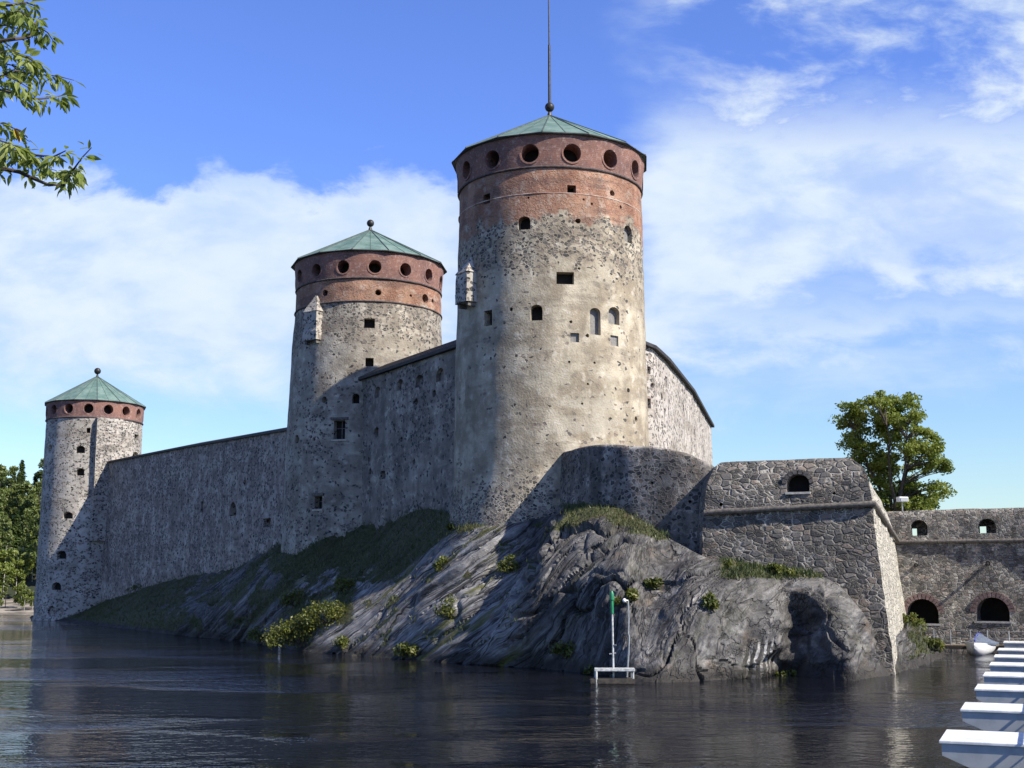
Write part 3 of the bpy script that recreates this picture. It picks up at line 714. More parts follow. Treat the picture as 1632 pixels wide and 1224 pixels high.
cordon([A_ + nE*.1 - Vector((.3, 0, 0)), B_ + nE*.12 + nS*.12, C_ + nS*.1], 0.17, M_cord, broot)

# harbour wall -------------------------------------------------------
plF = [XYZ(1405, 815, 101.5), XYZ(1530, 811, 99.2), XYZ(1632, 808, 97.0), XYZ(1900, 800, 91.0)]
bm = wall_solid(plF, 3.2, -1.0, amp=0.08, batter=0.7, seed=9.0, rnd=0.45)
cut = bmesh.new(); hw = []
for px, py, w, h, k in [(1465, 841, 25, 25, 'up'), (1573, 838, 27, 23, 'up'), (1688, 836, 26, 24, 'up'), (1471, 974, 48, 39, 'low'), (1583, 971, 50, 38, 'low'), (1700, 968, 50, 38, 'low'), (1460, 901, 7, 7, 'hole'), (1575, 898, 8, 8, 'hole')]:
    p, n, t = hit_wall(plF, px, py); s = scale_at(p); u = Vector((0, 0, 1))
    out_ = 0.7*(1 - (p.z + 1)/(11.8)) 
    poly = circ(w*s/2, 10) if k == 'hole' else arch(w*s, h*s, w*s*.47, 12)
    if k == 'up':
        prism(cut, poly, p, n, t, u, -1.7, 2.0)
        n2 = (n*cos(.20) + t*sin(.20)).normalized(); t2 = Vector((-n2.y, n2.x, 0)) if False else Vector((n2.y, -n2.x, 0))*-1
        prism(cut, rect(.62, .62), p - n*1.2 - t*w*s*.30 - u*h*s*.20, n2, t2, u, -4.5, .2)
    else: prism(cut, poly, p, n, t, u, -0.6 if k == 'hole' else -2.6, 2.0); hw.append((k, poly, p + n*out_, n, t, u, w*s, h*s))
bm = boolean(bm, cut, selfx=True)
froot = thing('harbour_wall', (34, 99, 0), 'long grey fieldstone wall with red brick arches behind the moored boat and white pontoons', 'wall')
obj('wall_body', bm, M_harb, froot)
for k, poly, p, n, t, u, w, h in hw:
    if k == 'hole':
        b = bmesh.new(); tube(b, [p - n*.3 + u*.02, p + n*.75 - u*.10], [.13, .11], 10); obj('water_spout', b, M_iron, froot); continue
    b = bmesh.new(); k2 = 14; th_ = 0.42 if k == 'low' else 0.26
    rise = w*.47; zc = h/2 - rise
    for i in range(k2):
        a0, a1 = i*pi/k2 + .02, (i+1)*pi/k2 - .02
        f = lambda r, a: ((w/2 + r)*cos(a), zc + (rise + r)*sin(a))
        prism(b, [f(-.01, a0), f(th_, a0), f(th_, a1), f(-.01, a1)], p, n, t, u, -0.5, 0.012)
    ar = obj('brick_arch', b, M_brick2, froot)
    if k == 'low':
        b = bmesh.new(); prism(b, rect(w*1.12, .14), p - u*(h/2 + .06), n, t, u, -.8, .12); obj('sill', b, M_sill, ar)
        b = bmesh.new(); prism(b, [(a*1.03, c*1.03) for a, c in poly], p, n, t, u, -2.9, -2.5); obj('embrasure', b, M_void, ar)
cz = P(1530, 863, 99.5).z
cordon([Vector((q[0], q[1] - .28, cz)) for q in plF], 0.15, M_cord, froot)

# ------------------------------------------------------------------ rocky island
Nn = None
SEC = [
 [(48, 984, Nn), (60, 981, 191), (85, 976, 192), (110, 970, 194), (128, 966, 196)],
 [(92, 990, Nn), (105, 984, 174), (118, 977, 177), (130, 970, 180), (140, 966, 184)],
 [(130, 995, Nn), (138, 986, 165), (142, 977, 169), (147, 969, 173), (152, 962, 178)],
 [(215, 1004, Nn), (222, 975, 142), (232, 955, 149), (246, 936, 156), (256, 922, 163)],
 [(290, 1013, Nn), (312, 975, 124), (335, 940, 132), (358, 910, 138), (372, 888, 142)],
 [(350, 1018, Nn), (375, 965, 115), (400, 920, 119), (425, 888, 123), (440, 866, 127)],
 [(405, 1025, Nn), (432, 960, 107), (455, 910, 110), (478, 884, 111.5), (495, 862, 113)],
 [(480, 1036, Nn), (520, 975, 98.5), (552, 925, 101), (580, 880, 105), (600, 826, 109.5)],
 [(560, 1044, Nn), (600, 980, 92), (635, 925, 94.2), (660, 872, 96.2), (688, 812, 98.5)],
 [(640, 1050, Nn), (680, 978, 86.0), (716, 915, 87.2), (748, 866, 88.0), (770, 838, 88.6)],
 [(750, 1058, Nn), (786, 995, 81.0), (820, 938, 82.8), (848, 880, 84.6), (874, 822, 86.6)],
 [(784, 1061, Nn), (812, 995, 78.2), (848, 925, 77.8), (876, 862, 80.3), (892, 808, 86.2)],
 [(868, 1066, Nn), (880, 988, 75.9), (894, 918, 76.3), (912, 858, 78.5), (928, 803, 83.6)],
 [(930, 1071, Nn), (936, 992, 74.0), (945, 928, 74.3), (958, 866, 76.2), (976, 807, 80.4)],
 [(985, 1081, Nn), (990, 1006, 70.0), (998, 948, 71.2), (1012, 892, 73.4), (1030, 835, 77.8)],
 [(1035, 1087, Nn), (1042, 1000, 69), (1054, 945, 71), (1068, 905, 73), (1082, 866, 75.5)],
 [(1100, 1086, Nn), (1100, 1000, 67.7), (1106, 945, 69), (1116, 908, 71.0), (1132, 890, 73.8)],
 [(1200, 1082, Nn), (1202, 1005, 68.3), (1206, 950, 69.2), (1212, 919, 70.6), (1222, 904, 73)],
 [(1275, 1082, Nn), (1274, 1010, 68.6), (1272, 955, 69.5), (1274, 926, 70.6), (1286, 912, 72.4)],
 [(1330, 1084, Nn), (1328, 1030, 67.8), (1324, 985, 68.7), (1322, 955, 69.8), (1332, 930, 71.6)],
 [(1372, 1085, Nn), (1369, 1048, 67.8), (1366, 1015, 68.8), (1364, 990, 69.8), (1368, 968, 71.2)],
 [(1415, 1078, Nn), (1409, 1060, 70.4), (1404, 1044, 70.9), (1400, 1030, 71.4), (1406, 1012, 72.4)],
 [(1455, 1066, Nn), (1450, 1053, 76.8), (1446, 1040, 78), (1442, 1026, 79.4), (1440, 1012, 82)],
 [(1490, 1054, Nn), (1482, 1040, 84), (1470, 1020, 86.5), (1459, 1003, 90), (1450, 988, 95)],
 [(1506, 1046, Nn), (1500, 1042, 90.5), (1490, 1036, 93), (1475, 1030, 96), (1460, 1026, 100)],
]
def cr(a, b, c, d, t): return 0.5*((2*b) + (c - a)*t + (2*a - 5*b + 4*c - d)*t*t + (3*b - a - 3*c + d)*t**3)
secs = []
for sct in SEC:
    secs.append([PW(px, py) if Y is None else P(px, py, Y) for px, py, Y in sct])
NV = 96
def along(s, v):
    f = v*(len(s) - 1); i = min(len(s) - 2, int(f)); t = f - i
    g_ = lambda k: s[max(0, min(len(s) - 1, k))]
    return cr(g_(i-1), g_(i), g_(i+1), g_(i+2), t)
cols = []
for i in range(len(secs) - 1):
    wpx = abs(SEC[i+1][2][0] - SEC[i][2][0]); k = max(4, int(wpx/2.6))
    a, b, c, d = secs[max(0, i-1)], secs[i], secs[i+1], secs[min(len(secs)-1, i+2)]
    for q in range(k if i < len(secs) - 2 else k + 1):
        t = q/k; cols.append([cr(a[j], b[j], c[j], d[j], t) for j in range(5)])
NU = len(cols)
grid = [[along(cp, v/(NV-1)) for v in range(NV)] for cp in cols]
rocky = [(0, .12), (260, .15), (330, .8), (430, .9), (470, 1), (1460, 1), (1500, .6)]
SL = [0.0]
for i in range(1, NU): SL.append(SL[-1] + (grid[i][20] - grid[i-1][20]).length)
TL_ = []
for c in grid:
    acc = [0.0]
    for a_, b_ in zip(c, c[1:]): acc.append(acc[-1] + (b_ - a_).length)
    TL_.append(acc)
QA0 = radians(47); S0 = next(SL[i] for i in range(NU) if proj(grid[i][20])[0] > 1000)
disp = []; QL = []
for i in range(NU):
    QL.append([])
    col = []
    for j in range(NV):
        p = grid[i][j]
        du = grid[min(NU-1, i+1)][j] - grid[max(0, i-1)][j]; dv = grid[i][min(NV-1, j+1)] - grid[i][max(0, j-1)]
        n = du.cross(dv)
        n = n.normalized() if n.length > 1e-9 else Vector((0, -1, 0))
        if n.y > 0 and n.z < 0: n = -n
        px, py = proj(p)
        rk = pw(px, rocky); v = j/(NV - 1)
        fade = (1 - sstep(v, .86, 1.0)*.85)
        R = sstep(px, 960, 1040)                  # 1 on the smooth right-hand dome
        QA = lerp(QA0, radians(64), sstep(px, 930, 1060)); ang_ = QA + .25*noise.noise(Vector((SL[i]*.05, v, 4)))
        q = TL_[i][j]*cos(QA) - (SL[i] - S0)*sin(QA) + .8*noise.noise(p*.16) ; l = (SL[i] - S0)*cos(QA) + TL_[i][j]*sin(QA)
        QL[i].append((q, l))
        def saw(k, w, sd):
            t = q*k + w*noise.noise(Vector((l*.07, p.x*.02, sd))); i_ = math.floor(t); f = t - i_
            amp_ = (.35 + .9*noise.cell(Vector((i_*1.7, 3.1, sd))))*(.75 + .5*noise.noise(Vector((l*.12, i_*2.3, sd))))
            return amp_*((f/.90) if f < .90 else 1 - (f - .90)/.10)
        s1 = noise.noise(Vector((q*.5, l*.06, 1.0))); s3 = noise.noise(Vector((q*3.6, l*.22, 9.1)))
        fb = noise.fractal(p*.35, .9, 2.1, 5); fb2 = noise.fractal(p*1.6, .8, 2.1, 4)
        def facet(u, w, sd, tilt, off_, crk, cw):
            pv = Vector((u, w, sd)) + Vector((.18*noise.noise(p*.7), .18*noise.noise(p*.7 + Vector((9, 0, 0))), 0))
            ds, ps = noise.voronoi(pv); c_ = ps[0]; h_ = noise.cell_vector(c_*37.3 + Vector((sd, 0, 0)))
            e_ = max(0, 1 - (ds[1] - ds[0])/cw)
            bl = sstep(ds[1] - ds[0], 0, cw*1.6); return bl*(tilt*((h_.x - .5)*(pv.x - c_.x) + (h_.y - .5)*(pv.y - c_.y))*2 + off_*(h_.z - .5)*1.6) - crk*e_*e_
        K = sstep(px, 780, 840)*(1 - sstep(px, 990, 1040))
        slab = .25*s1 - .46*saw(.40, .55, 3.0) - .13*saw(1.15, .4, 8.0) - .035*saw(3.3, .3, 5.) + .25 + facet(q*.34, l*.06, 1.3, .10, .10, .30, .09)
        dom = facet(q*.22, l*.12, 2.1, .50, .26, .38, .06) + facet(q*.70, l*.36, 7.9, .10, .04, .08, .07) + .12*fb
        clf = .6*slab + facet(q*.30, l*.10, 5.5, .16, .30, .55, .08) + facet(q*.9, l*.3, 3.3, .08, .06, .14, .09)
        wd = max(0, 1 - K - R)
        dd = rk*(wd*slab + R*(1 - K)*dom + K*clf + .10*fb + .02*fb2) + (1 - rk)*(.25*fb + .08*fb2)
        off = n*dd*fade
        # the hollow under the right-hand rib
        xr = pw(py, [(905, 1270), (922, 1290), (950, 1328), (985, 1353), (1085, 1366), (1200, 1372)])
        xl = pw(py, [(905, 1262), (940, 1236), (965, 1240), (1000, 1262), (1040, 1240), (1085, 1216), (1200, 1212)])
        xl += 22*noise.noise(Vector((py*.035, 2.7, 0))); ww = max(1, xr - xl)
        rec = sstep(px, xl - 14, xl + 26)*max(0, 1 - max(0, px - xl)/ww)*sstep(py, 905, 985)
        off += Vector((0.2, 3.0 + .9*noise.noise(p*.8), 0))*rec*(1 - sstep(v, .75, .95))
        col.append(p + off)
    disp.append(col)
bm = bmesh.new(); rows = []; QV = []
for i in range(NU):
    c = disp[i]; w = c[0]; o = (c[0] - c[2]); o.z = 0; o = o.normalized() if o.length > 1e-6 else Vector((0, -1, 0))
    last = c[-1]; ext = Vector((last.x, last.y, 0)).normalized()
    full = [w + o*4 + Vector((0, 0, -3.5)), w + o*1.2 + Vector((0, 0, -1.1))] + c + [last + ext*3 + Vector((0, 0, .1)), last + ext*9 + Vector((0, 0, .2))]
    rows.append([bm.verts.new(v) for v in full]); qq = QL[i]; QV += [(qq[0][0] - 4, qq[0][1] - 4), (qq[0][0] - 1, qq[0][1] - 1)] + qq + [(qq[-1][0] + 2, qq[-1][1] + 2), (qq[-1][0] + 6, qq[-1][1] + 6)]
for a, b in zip(rows, rows[1:]):
    for j in range(len(a) - 1): bm.faces.new((a[j], b[j], b[j+1], a[j+1]))
bm.normal_update(); lay2 = bm.verts.layers.float_vector.new('strata')
for v, qv in zip(bm.verts, QV): v[lay2] = (qv[0], qv[1], sstep(proj(v.co)[0], 960, 1040))
if sum(f.normal.z for f in bm.faces) < 0: bmesh.ops.reverse_faces(bm, faces=bm.faces)
def grassiness(px, py, nz, p):
    f = noise.fractal(p*.5, .8, 2, 4)
    gsl = 1 - sstep(px - (1000 - py)*.35, 250 + 60*f, 330 + 60*f)                                  # left slope
    gsl2 = sstep(py, 935 + 30*f, 905 + 30*f)*sstep(px, 400, 460)*(1 - sstep(px + (py - 850)*1.2, 690, 740)) # hollow below the building
    low = sstep(py, 1085, 1000) if False else 0
    gtop = (1 - sstep(py - abs(px - 955)*.35, 818 + 10*f, 836 + 10*f))*sstep(px, 880, 920)*(1 - sstep(px, 1040, 1090))
    gled = sstep(px, 1140, 1160)*(1 - sstep(px, 1290, 1330))*(1 - sstep(py, 914 + 6*f, 926 + 6*f))
    grt = sstep(px, 1440, 1455)*sstep(p.z, 0.3, 0.7)*(0.5 + f > .35)
    patch = sstep(f, .30, .5)*sstep(px, 420, 480)*(1 - sstep(px, 900, 960))*sstep(nz, .35, .6)*.9
    mid = sstep(noise.fractal(p*.3 + Vector((4, 0, 0)), .8, 2, 3), -.05, .2)*sstep(px, 300, 340)*(1 - sstep(px, 520, 600))*sstep(py, 1010, 985)
    return max(0, min(1, max(gsl, gsl2, gtop, gled, grt, patch, mid)))
lay = bm.verts.layers.float_color.new('cover')
gpts = []
for v in bm.verts:
    px, py = proj(v.co); gr = grassiness(px, py, v.normal.z, v.co)
    gr *= sstep(v.co.z, .15, .6)
    stw = sstep(px, 1176, 1196)*(1 - sstep(px, 1228, 1244))*sstep(py, 1008 + (1236 - px)*.35, 1026 + (1236 - px)*.35)
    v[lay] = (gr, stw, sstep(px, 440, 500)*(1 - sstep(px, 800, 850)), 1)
    if gr > .45: gpts.append((v.co.copy(), gr, px, py))
def rockmat():
    m, g = newmat('gneiss_rock'); co = g.n('ShaderNodeTexCoord').outputs['Object']
    at = g.n('ShaderNodeAttribute', attribute_name='cover'); gr, stw, mz = g.sep(at.outputs['Color'])
    x, y, z = g.sep(co)
    warp_ = g.noise(co, .5, 3, .5)
    q, l, rr = g.sep(g.n('ShaderNodeAttribute', attribute_name='strata').outputs['Vector']); q = g.add(q, g.mul(warp_, .8))
    sv = g.n('ShaderNodeCombineXYZ', {0: g.mul(q, g.lin(rr, 0, 1, 1.0, .6)), 1: g.mul(l, g.lin(rr, 0, 1, .10, .28)), 2: .3}).outputs[0]
    st1 = g.noise(sv, 1.6, 7, .65); st2 = g.noise(sv, 6.5, 5, .7)
    big = g.noise(co, .28, 5, .6); fine = g.noise(co, 4.5, 7, .7)
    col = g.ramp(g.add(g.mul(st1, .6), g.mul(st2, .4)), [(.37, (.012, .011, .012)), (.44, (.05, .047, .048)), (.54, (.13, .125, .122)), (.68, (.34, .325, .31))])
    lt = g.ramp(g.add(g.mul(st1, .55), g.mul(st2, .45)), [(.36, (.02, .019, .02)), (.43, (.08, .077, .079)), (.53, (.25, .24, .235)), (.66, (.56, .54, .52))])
    col = g.mix(mz, col, lt)  # lighter gneiss on the left slabs, also raised to stand in for sunlight
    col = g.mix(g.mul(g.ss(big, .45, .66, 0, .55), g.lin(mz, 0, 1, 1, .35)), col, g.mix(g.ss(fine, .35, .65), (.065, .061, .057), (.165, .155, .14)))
    col = g.mix(g.ss(g.noise(g.vadd(co, (5, 3, 1)), .6, 5, .6), .56, .70, 0, .55), col, (.17, .125, .085))
    # dark runs of water and black lichen
    vs = g.noise(g.vmul(co, (1.5, 1.0, .16)), 1.0, 5, .62)
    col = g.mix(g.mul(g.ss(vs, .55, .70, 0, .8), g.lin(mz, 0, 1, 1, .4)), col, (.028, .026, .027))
    def line(v_, sc, w_, amt_):
        nn_ = g.noise(v_, sc, 4, .55); return g.ss(g.m('ABSOLUTE', g.sub(nn_, .5)), w_, w_*.25, 0, amt_)
    ln = g.m('MAXIMUM', line(sv, .55, .016, .92), g.mul(line(g.vadd(sv, (11, 3, 0)), 1.7, .022, .8), g.ss(big, .40, .55)))
    ln2 = line(g.vadd(g.vmul(co, (1.0, .6, .55)), (3, 9, 1)), .34, .006, .85)
    col = g.mix(g.mul(ln, g.lin(rr, 0, 1, 1, .45)), col, (.012, .011, .010)); col = g.mix(g.mul(ln2, rr), col, (.012, .011, .010))
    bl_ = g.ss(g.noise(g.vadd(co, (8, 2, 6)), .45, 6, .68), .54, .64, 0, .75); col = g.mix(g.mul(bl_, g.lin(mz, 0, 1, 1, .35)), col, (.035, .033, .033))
    # quartz streaks
    sw = g.m('FRACT', g.add(g.mul(x, 2.6), g.add(g.mul(g.noise(co, 1.5, 3, .5), .9), g.mul(z, -.55))))
    col = g.mix(g.mul(stw, g.mul(g.ss(sw, .55, .63, 0, .9), g.ss(fine, .62, .42))), col, (.62, .60, .57)); col = g.mix(g.mul(stw, g.ss(sw, .45, .30, 0, .8)), col, (.05, .046, .045))
    # wet, dark band at the water line
    wl = g.ss(g.add(z, g.mul(g.sub(fine, .5), .5)), 1.0, .25)
    col = g.mix(g.mul(wl, .85), col, (.020, .017, .014))
    soil = g.mix(g.ss(fine, .35, .65), (.030, .034, .012), (.075, .08, .026))
    soil = g.mix(g.ss(big, .5, .65, 0, .6), soil, (.08, .065, .03))
    gm = g.ss(g.add(gr, g.mul(g.sub(fine, .5), .5)), .35, .6)
    moss = g.mul(g.ss(g.noise(g.vadd(g.vmul(sv, (1.0, 1.6, 1)), (2, 8, 4)), .62, 5, .68), .56, .61), g.lin(mz, 0, 1, .12, 1))
    col = g.mix(g.mul(moss, .85), col, g.mix(fine, (.05, .055, .012), (.16, .16, .03)))
    col = g.mix(gm, col, soil)
    h = g.add(g.mul(st1, .9), g.add(g.mul(st2, .6), g.add(g.mul(fine, .55), g.mul(ln, -.8))))
    finish(g, col, .82, h, .16, .9); return m
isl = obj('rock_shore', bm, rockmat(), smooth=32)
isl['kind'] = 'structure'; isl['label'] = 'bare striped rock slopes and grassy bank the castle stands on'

# grass (nobody could count the blades)
random.seed(11)
def blades(name, pts, n, h0, h1, w, mat, label):
    bm = bmesh.new()
    for _ in range(n):
        p = random.choice(pts); q = p[0] + Vector((random.gauss(0, .22), random.gauss(0, .22), random.uniform(-.12, .0)))
        a = random.uniform(0, 2*pi); hh = random.uniform(h0, h1); lean = Vector((random.gauss(0, .3), random.gauss(0, .3), 1)).normalized()
        s = Vector((cos(a), sin(a), 0))*w*random.uniform(.6, 1.3)
        bm.faces.new((bm.verts.new(q - s), bm.verts.new(q + s), bm.verts.new(q + lean*hh)))
    o = obj(name, bm, mat, smooth=0); return tag(o, label, None, None, 'stuff')
vis = [p for p in gpts if p[0].z > .2]
blades('grass', vis, 42000, .10, .36, .035, M_grass, 'rough grass growing over the shaded bank and the ledges of the rocks')

# shrubs ---------------------------------------------------------------
def leafclump(bm, c, r, n, size, squash=1.0, up=.4):
    for _ in range(n):
        d = Vector((random.gauss(0, 1), random.gauss(0, 1), random.gauss(0, 1))).normalized()*r*random.random()**.45
        d.z *= squash; p = c + d
        nn = (Vector((random.gauss(0, 1), random.gauss(0, 1), random.gauss(0, 1) + up))).normalized()
        x = nn.orthogonal().normalized(); x.rotate(Matrix.Rotation(random.uniform(0, 6.28), 3, nn)); y = nn.cross(x)
        s = size*random.uniform(.6, 1.25)
        bm.faces.new([bm.verts.new(p + x*s*a + y*s*b) for a, b in ((-.9, 0), (-.1, .5), (1, 0), (-.1, -.5))])
def ground_at(px, py):
    best = None
    for i in range(0, NU):
        for j in range(0, NV, 1):
            a = projc[i][j]; dd = (a[0] - px)**2 + (a[1] - py)**2
            if best is None or dd < best[0]: best = (dd, i, j)
    return disp[best[1]][best[2]].copy()
projc = [[proj(v) for v in c] for c in disp]
def shrub(px, py, wpx, hpx, label, dens=1.0, mat=None, lean=0):
    p = ground_at(px, py); s = scale_at(p); w, h = wpx*s, hpx*s
    root = thing('shrub', p, label, 'shrub')
    bm = bmesh.new(); k = max(4, int(7*dens*max(1, w/1.4)))
    st = bmesh.new()
    for _ in range(k):
        a = random.uniform(-.5, .5); c = p + Vector((a*w + lean*h*.3, random.uniform(-.35, .35)*w*.6, h*random.uniform(.15, .85)*(1 - abs(a)*.8)))
        leafclump(bm, c, .26*h + .08*w, int(55*dens), .13, .8)
        tube(st, [p + Vector((a*.06, 0, -.1)), p.lerp(c, .6) + Vector((0, 0, .05)), c], [.03, .02, .01], 5)
    obj('foliage', bm, mat or M_shrub, root, smooth=0); obj('stem', st, M_bark, root)
SHR = [(484, 1026, 100, 44, 'large yellow green bush at the water line beside the bare left rocks', 1.7),
       (524, 992, 80, 36, 'yellow green bush on the bank just above the large waterline bush', 1.5),
       (470, 965, 40, 30, 'olive bush at the edge of the shadow left of the striped rocks', 1.2),
       (415, 1018, 34, 34, 'low olive bush at waterline, left of the large bright bush', 1.2),
       (545, 942, 40, 26, 'sunlit bush tuft on the upper edge of the striped rocks below middle tower', 1.0),
       (720, 985, 40, 34, 'bright green bush halfway down the striped rock face under the tall tower', 1.0),
       (702, 905, 22, 22, 'small bush rooted in a crack high on the striped rocks', .9),
       (655, 1048, 50, 30, 'leafy bush at the waterline at the foot of the striped rocks', 1.1),
       (545, 1038, 40, 26, 'small green bush at the foot of the striped rock, right of the large bright bush', 1.0),
       (815, 912, 34, 28, 'bush on the edge between sunlit and shaded rock', 1.0),
       (905, 1050, 40, 32, 'dull green bush low in the dark rock cleft left of the beacon', 1.0),
       (998, 962, 34, 26, 'small bush behind the tip of the green topped beacon pole', 1.0),
       (1045, 940, 28, 22, 'little bush on the shaded rock shoulder right of the beacon pole', .9),
       (1137, 975, 18, 36, 'narrow upright tuft on the pale right hand rock', .9),
       (1240, 914, 40, 16, 'low grassy bush along the foot of the fieldstone bastion', .9),
       (1170, 905, 30, 12, 'thin low growth at the left foot of the fieldstone bastion', .8),
       (1462, 1012, 36, 34, 'yellowish bush beside the bastion corner', 1.3),
       (1482, 1036, 30, 26, 'green bush at the right tip of the rocks next to the pier', 1.2),
       (1447, 992, 18, 20, 'small tuft directly under the sunlit bastion side', .9),
       (1255, 1078, 36, 10, 'low green growth at the waterline inside the dark rock hollow', .9),
       (945, 1074, 22, 12, 'tiny green plants at the waterline left of the white platform', .8),
       (720, 843, 24, 10, 'small tuft of growth at the foot of the tall tower', .8),
       (425, 868, 44, 16, 'dark low bush under the long wall beside the middle tower', 1.0),
       (300, 905, 50, 16, 'dark bush at the foot of the long shaded wall', 1.0),
       (218, 945, 30, 13, 'small dark bush at left end of the long wall', .8)]
for s_ in SHR: shrub(*s_)

# ------------------------------------------------------------------ water
def watermat():
    m, g = newmat('dark_river_water'); co = objco(g)
    d1 = g.noise(g.vmul(co, (.8, 1.0, 1)), .85, 3, .5)
    d2 = g.noise(g.vmul(co, (.8, 1.0, 1)), 2.3, 3, .55)
    d3 = g.noise(g.vmul(co, (.4, 1.0, 1)), .22, 3, .5)
    calm = g.noise(g.vmul(co, (.45, 1.0, 1)), .055, 4, .55)
    amt = g.ss(calm, .46, .60, .18, 1.35)
    h = g.add(g.mul(amt, g.add(g.mul(d1, .8), g.mul(d2, 1.15))), g.mul(d3, .35))
    finish(g, (.006, .0065, .010), .03, h, .13, .9, IOR=1.22); return m
bm = bmesh.new(); bmesh.ops.create_grid(bm, x_segments=2, y_segments=2, size=1500)
wat = obj('water', bm, watermat(), smooth=0); wat['kind'] = 'structure'; wat['label'] = 'dark rippled river water around the castle rock'

# ------------------------------------------------------------------ far shore with forest
def hillz(x, y):
    d = (y + x*.25) - 185 - 4*noise.noise(Vector((x*.03, 0, 0)))
    h = -1.2 + 1.9*sstep(d, -8, 12) + 25*sstep(d, 8, 130) + 2.0*noise.fractal(Vector((x*.02, y*.02, 3)), .8, 2, 3)*sstep(d, 0, 60)
    return h
bm = bmesh.new(); NX, NY = 90, 70; gv = []
for i in range(NX):
    gv.append([bm.verts.new((lerp(-330, 0, i/(NX-1)), lerp(190, 460, (j/(NY-1))**1.4), 0)) for j in range(NY)])
for c in gv:
    for v in c: v.co.z = hillz(v.co.x, v.co.y) + (.25*noise.fractal(v.co*.3, .8, 2, 3))
for a, b in zip(gv, gv[1:]):
    for j in range(NY-1): bm.faces.new((a[j], b[j], b[j+1], a[j+1]))
def hillmat():
    m, g = newmat('far_bank'); co = objco(g); x, y, z = g.sep(co); f = g.noise(co, .5, 6, .65); st = g.noise(g.vmul(co, (.3, .3, 2.5)), .8, 5, .6)
    rock = g.mix(g.ss(st, .4, .62), (.12, .105, .085), (.34, .30, .25)); veg = g.mix(f, (.015, .025, .008), (.035, .045, .014))
    finish(g, g.mix(g.ss(g.add(z, g.mul(f, .8)), 2.4, 2.9), rock, veg), .9, f, .3, .8); return m
hl = obj('hill', bm, hillmat(), smooth=60); hl['kind'] = 'structure'; hl['label'] = 'far wooded bank with a pale rocky water edge'
random.seed(5)
def conifer(h, r, mat, n):
    bm = bmesh.new()
    for _ in range(n):
        f = random.random()**.8; z = h*(.08 + .92*f); rr = r*(1 - f)**.85 + .12
        tier = .75 + .25*sin(z*2.6 + random.uniform(-.5, .5))
        a = random.uniform(0, 2*pi); d = rr*tier*random.uniform(.35, 1.0)
        p = Vector((cos(a)*d, sin(a)*d, z - d*.28)); s = random.uniform(.35, .75)
        o = Vector((cos(a), sin(a), -.35)).normalized(); t = o.cross(Vector((0, 0, 1))).normalized()
        tw = Vector((0, 0, random.uniform(-.3, .3)))
        bm.faces.new([bm.verts.new(q) for q in (p - o*s*.8, p + (t + tw)*s*.42, p + o*s, p - (t + tw)*s*.42)])
    return bm
def decid(h, r, n, cz=.6, lobes=12):
    bm = bmesh.new()
    for _ in range(lobes):
        a = random.uniform(0, 2*pi); d = r*random.uniform(.1, .75); z = h*(cz + random.uniform(-.32, .33))
        k = 1 - abs(z/h - cz)*1.1
        leafclump(bm, Vector((cos(a)*d*k, sin(a)*d*k, z)), r*random.uniform(.32, .5), n//lobes, .42, .85)
    return bm
def proto(kind):
    if kind == 'spruce_tree': root = thing(kind, (0, 0, 0), 'dark pointed spruce in the wood on the far bank', 'tree', 'trees on the far wooded bank'); crown = conifer(14, 3.3, M_spruce, 1500); tk = (15, .2, M_bark); m = M_spruce
    elif kind == 'pine_tree': root = thing(kind, (0, 0, 0), 'tall pine with a rounded green crown in the wood on the far bank', 'tree', 'trees on the far wooded bank'); crown = decid(16, 2.6, 1500, .72, 11); tk = (15, .22, M_bark); m = M_pine
    else: root = thing(kind, (0, 0, 0), 'light green birch in the wood on the far bank', 'tree', 'trees on the far wooded bank'); crown = decid(12, 2.6, 1500, .56, 12); tk = (11.5, .14, M_birchbark); m = M_birch
    obj('crown', crown, m, root, smooth=0, local=True)
    b = bmesh.new(); tube(b, [(0, 0, -.6), (.1, .05, tk[0]*.5), (0, .1, tk[0]*.95)], [tk[1], tk[1]*.7, .03], 7); obj('trunk', b, tk[2], root, local=True)
    return root
protos = {k: proto(k) for k in ('spruce_tree', 'pine_tree', 'birch_tree')}
used = {k: False for k in protos}
def plant(kind, x, y, s):
    src = protos[kind]
    if not used[kind]: r = src; used[kind] = True
    else:
        r = src.copy(); C.objects.link(r)
        for ch in list(src.children):
            c = ch.copy(); C.objects.link(c); c.parent = r
    r.location = (x, y, hillz(x, y) - .1); r.rotation_euler = (0, 0, random.uniform(0, 6.28)); r.scale = (s*random.uniform(.9, 1.15),)*2 + (s,)
for _ in range(330):
    x = random.uniform(-150, -62); y = random.uniform(200, 330)
    lim = hillz(x, y)
    px, py = proj(Vector((x, y, lim + 8)))
    d = (y + x*.25) - 185
    if d < 4 or not (-70 < px < 100): continue
    kind = random.choices(['birch_tree', 'pine_tree', 'spruce_tree'], [6, 3, 1] if d < 40 else [3, 5, 2])[0]
    plant(kind, x, y, random.uniform(.6, 1.0) if d > 14 else random.uniform(.3, .5))
for _ in range(170):
    x = random.uniform(-130, -62); y = random.uniform(196, 250); d = (y + x*.25) - 185; px, py = proj(Vector((x, y, 2)))
    if 2.5 < d < 22 and -60 < px < 95: plant('birch_tree', x, y, random.uniform(.22, .42))
for k, u_ in used.items():
    if not u_: plant(k, -85, 240, .8)

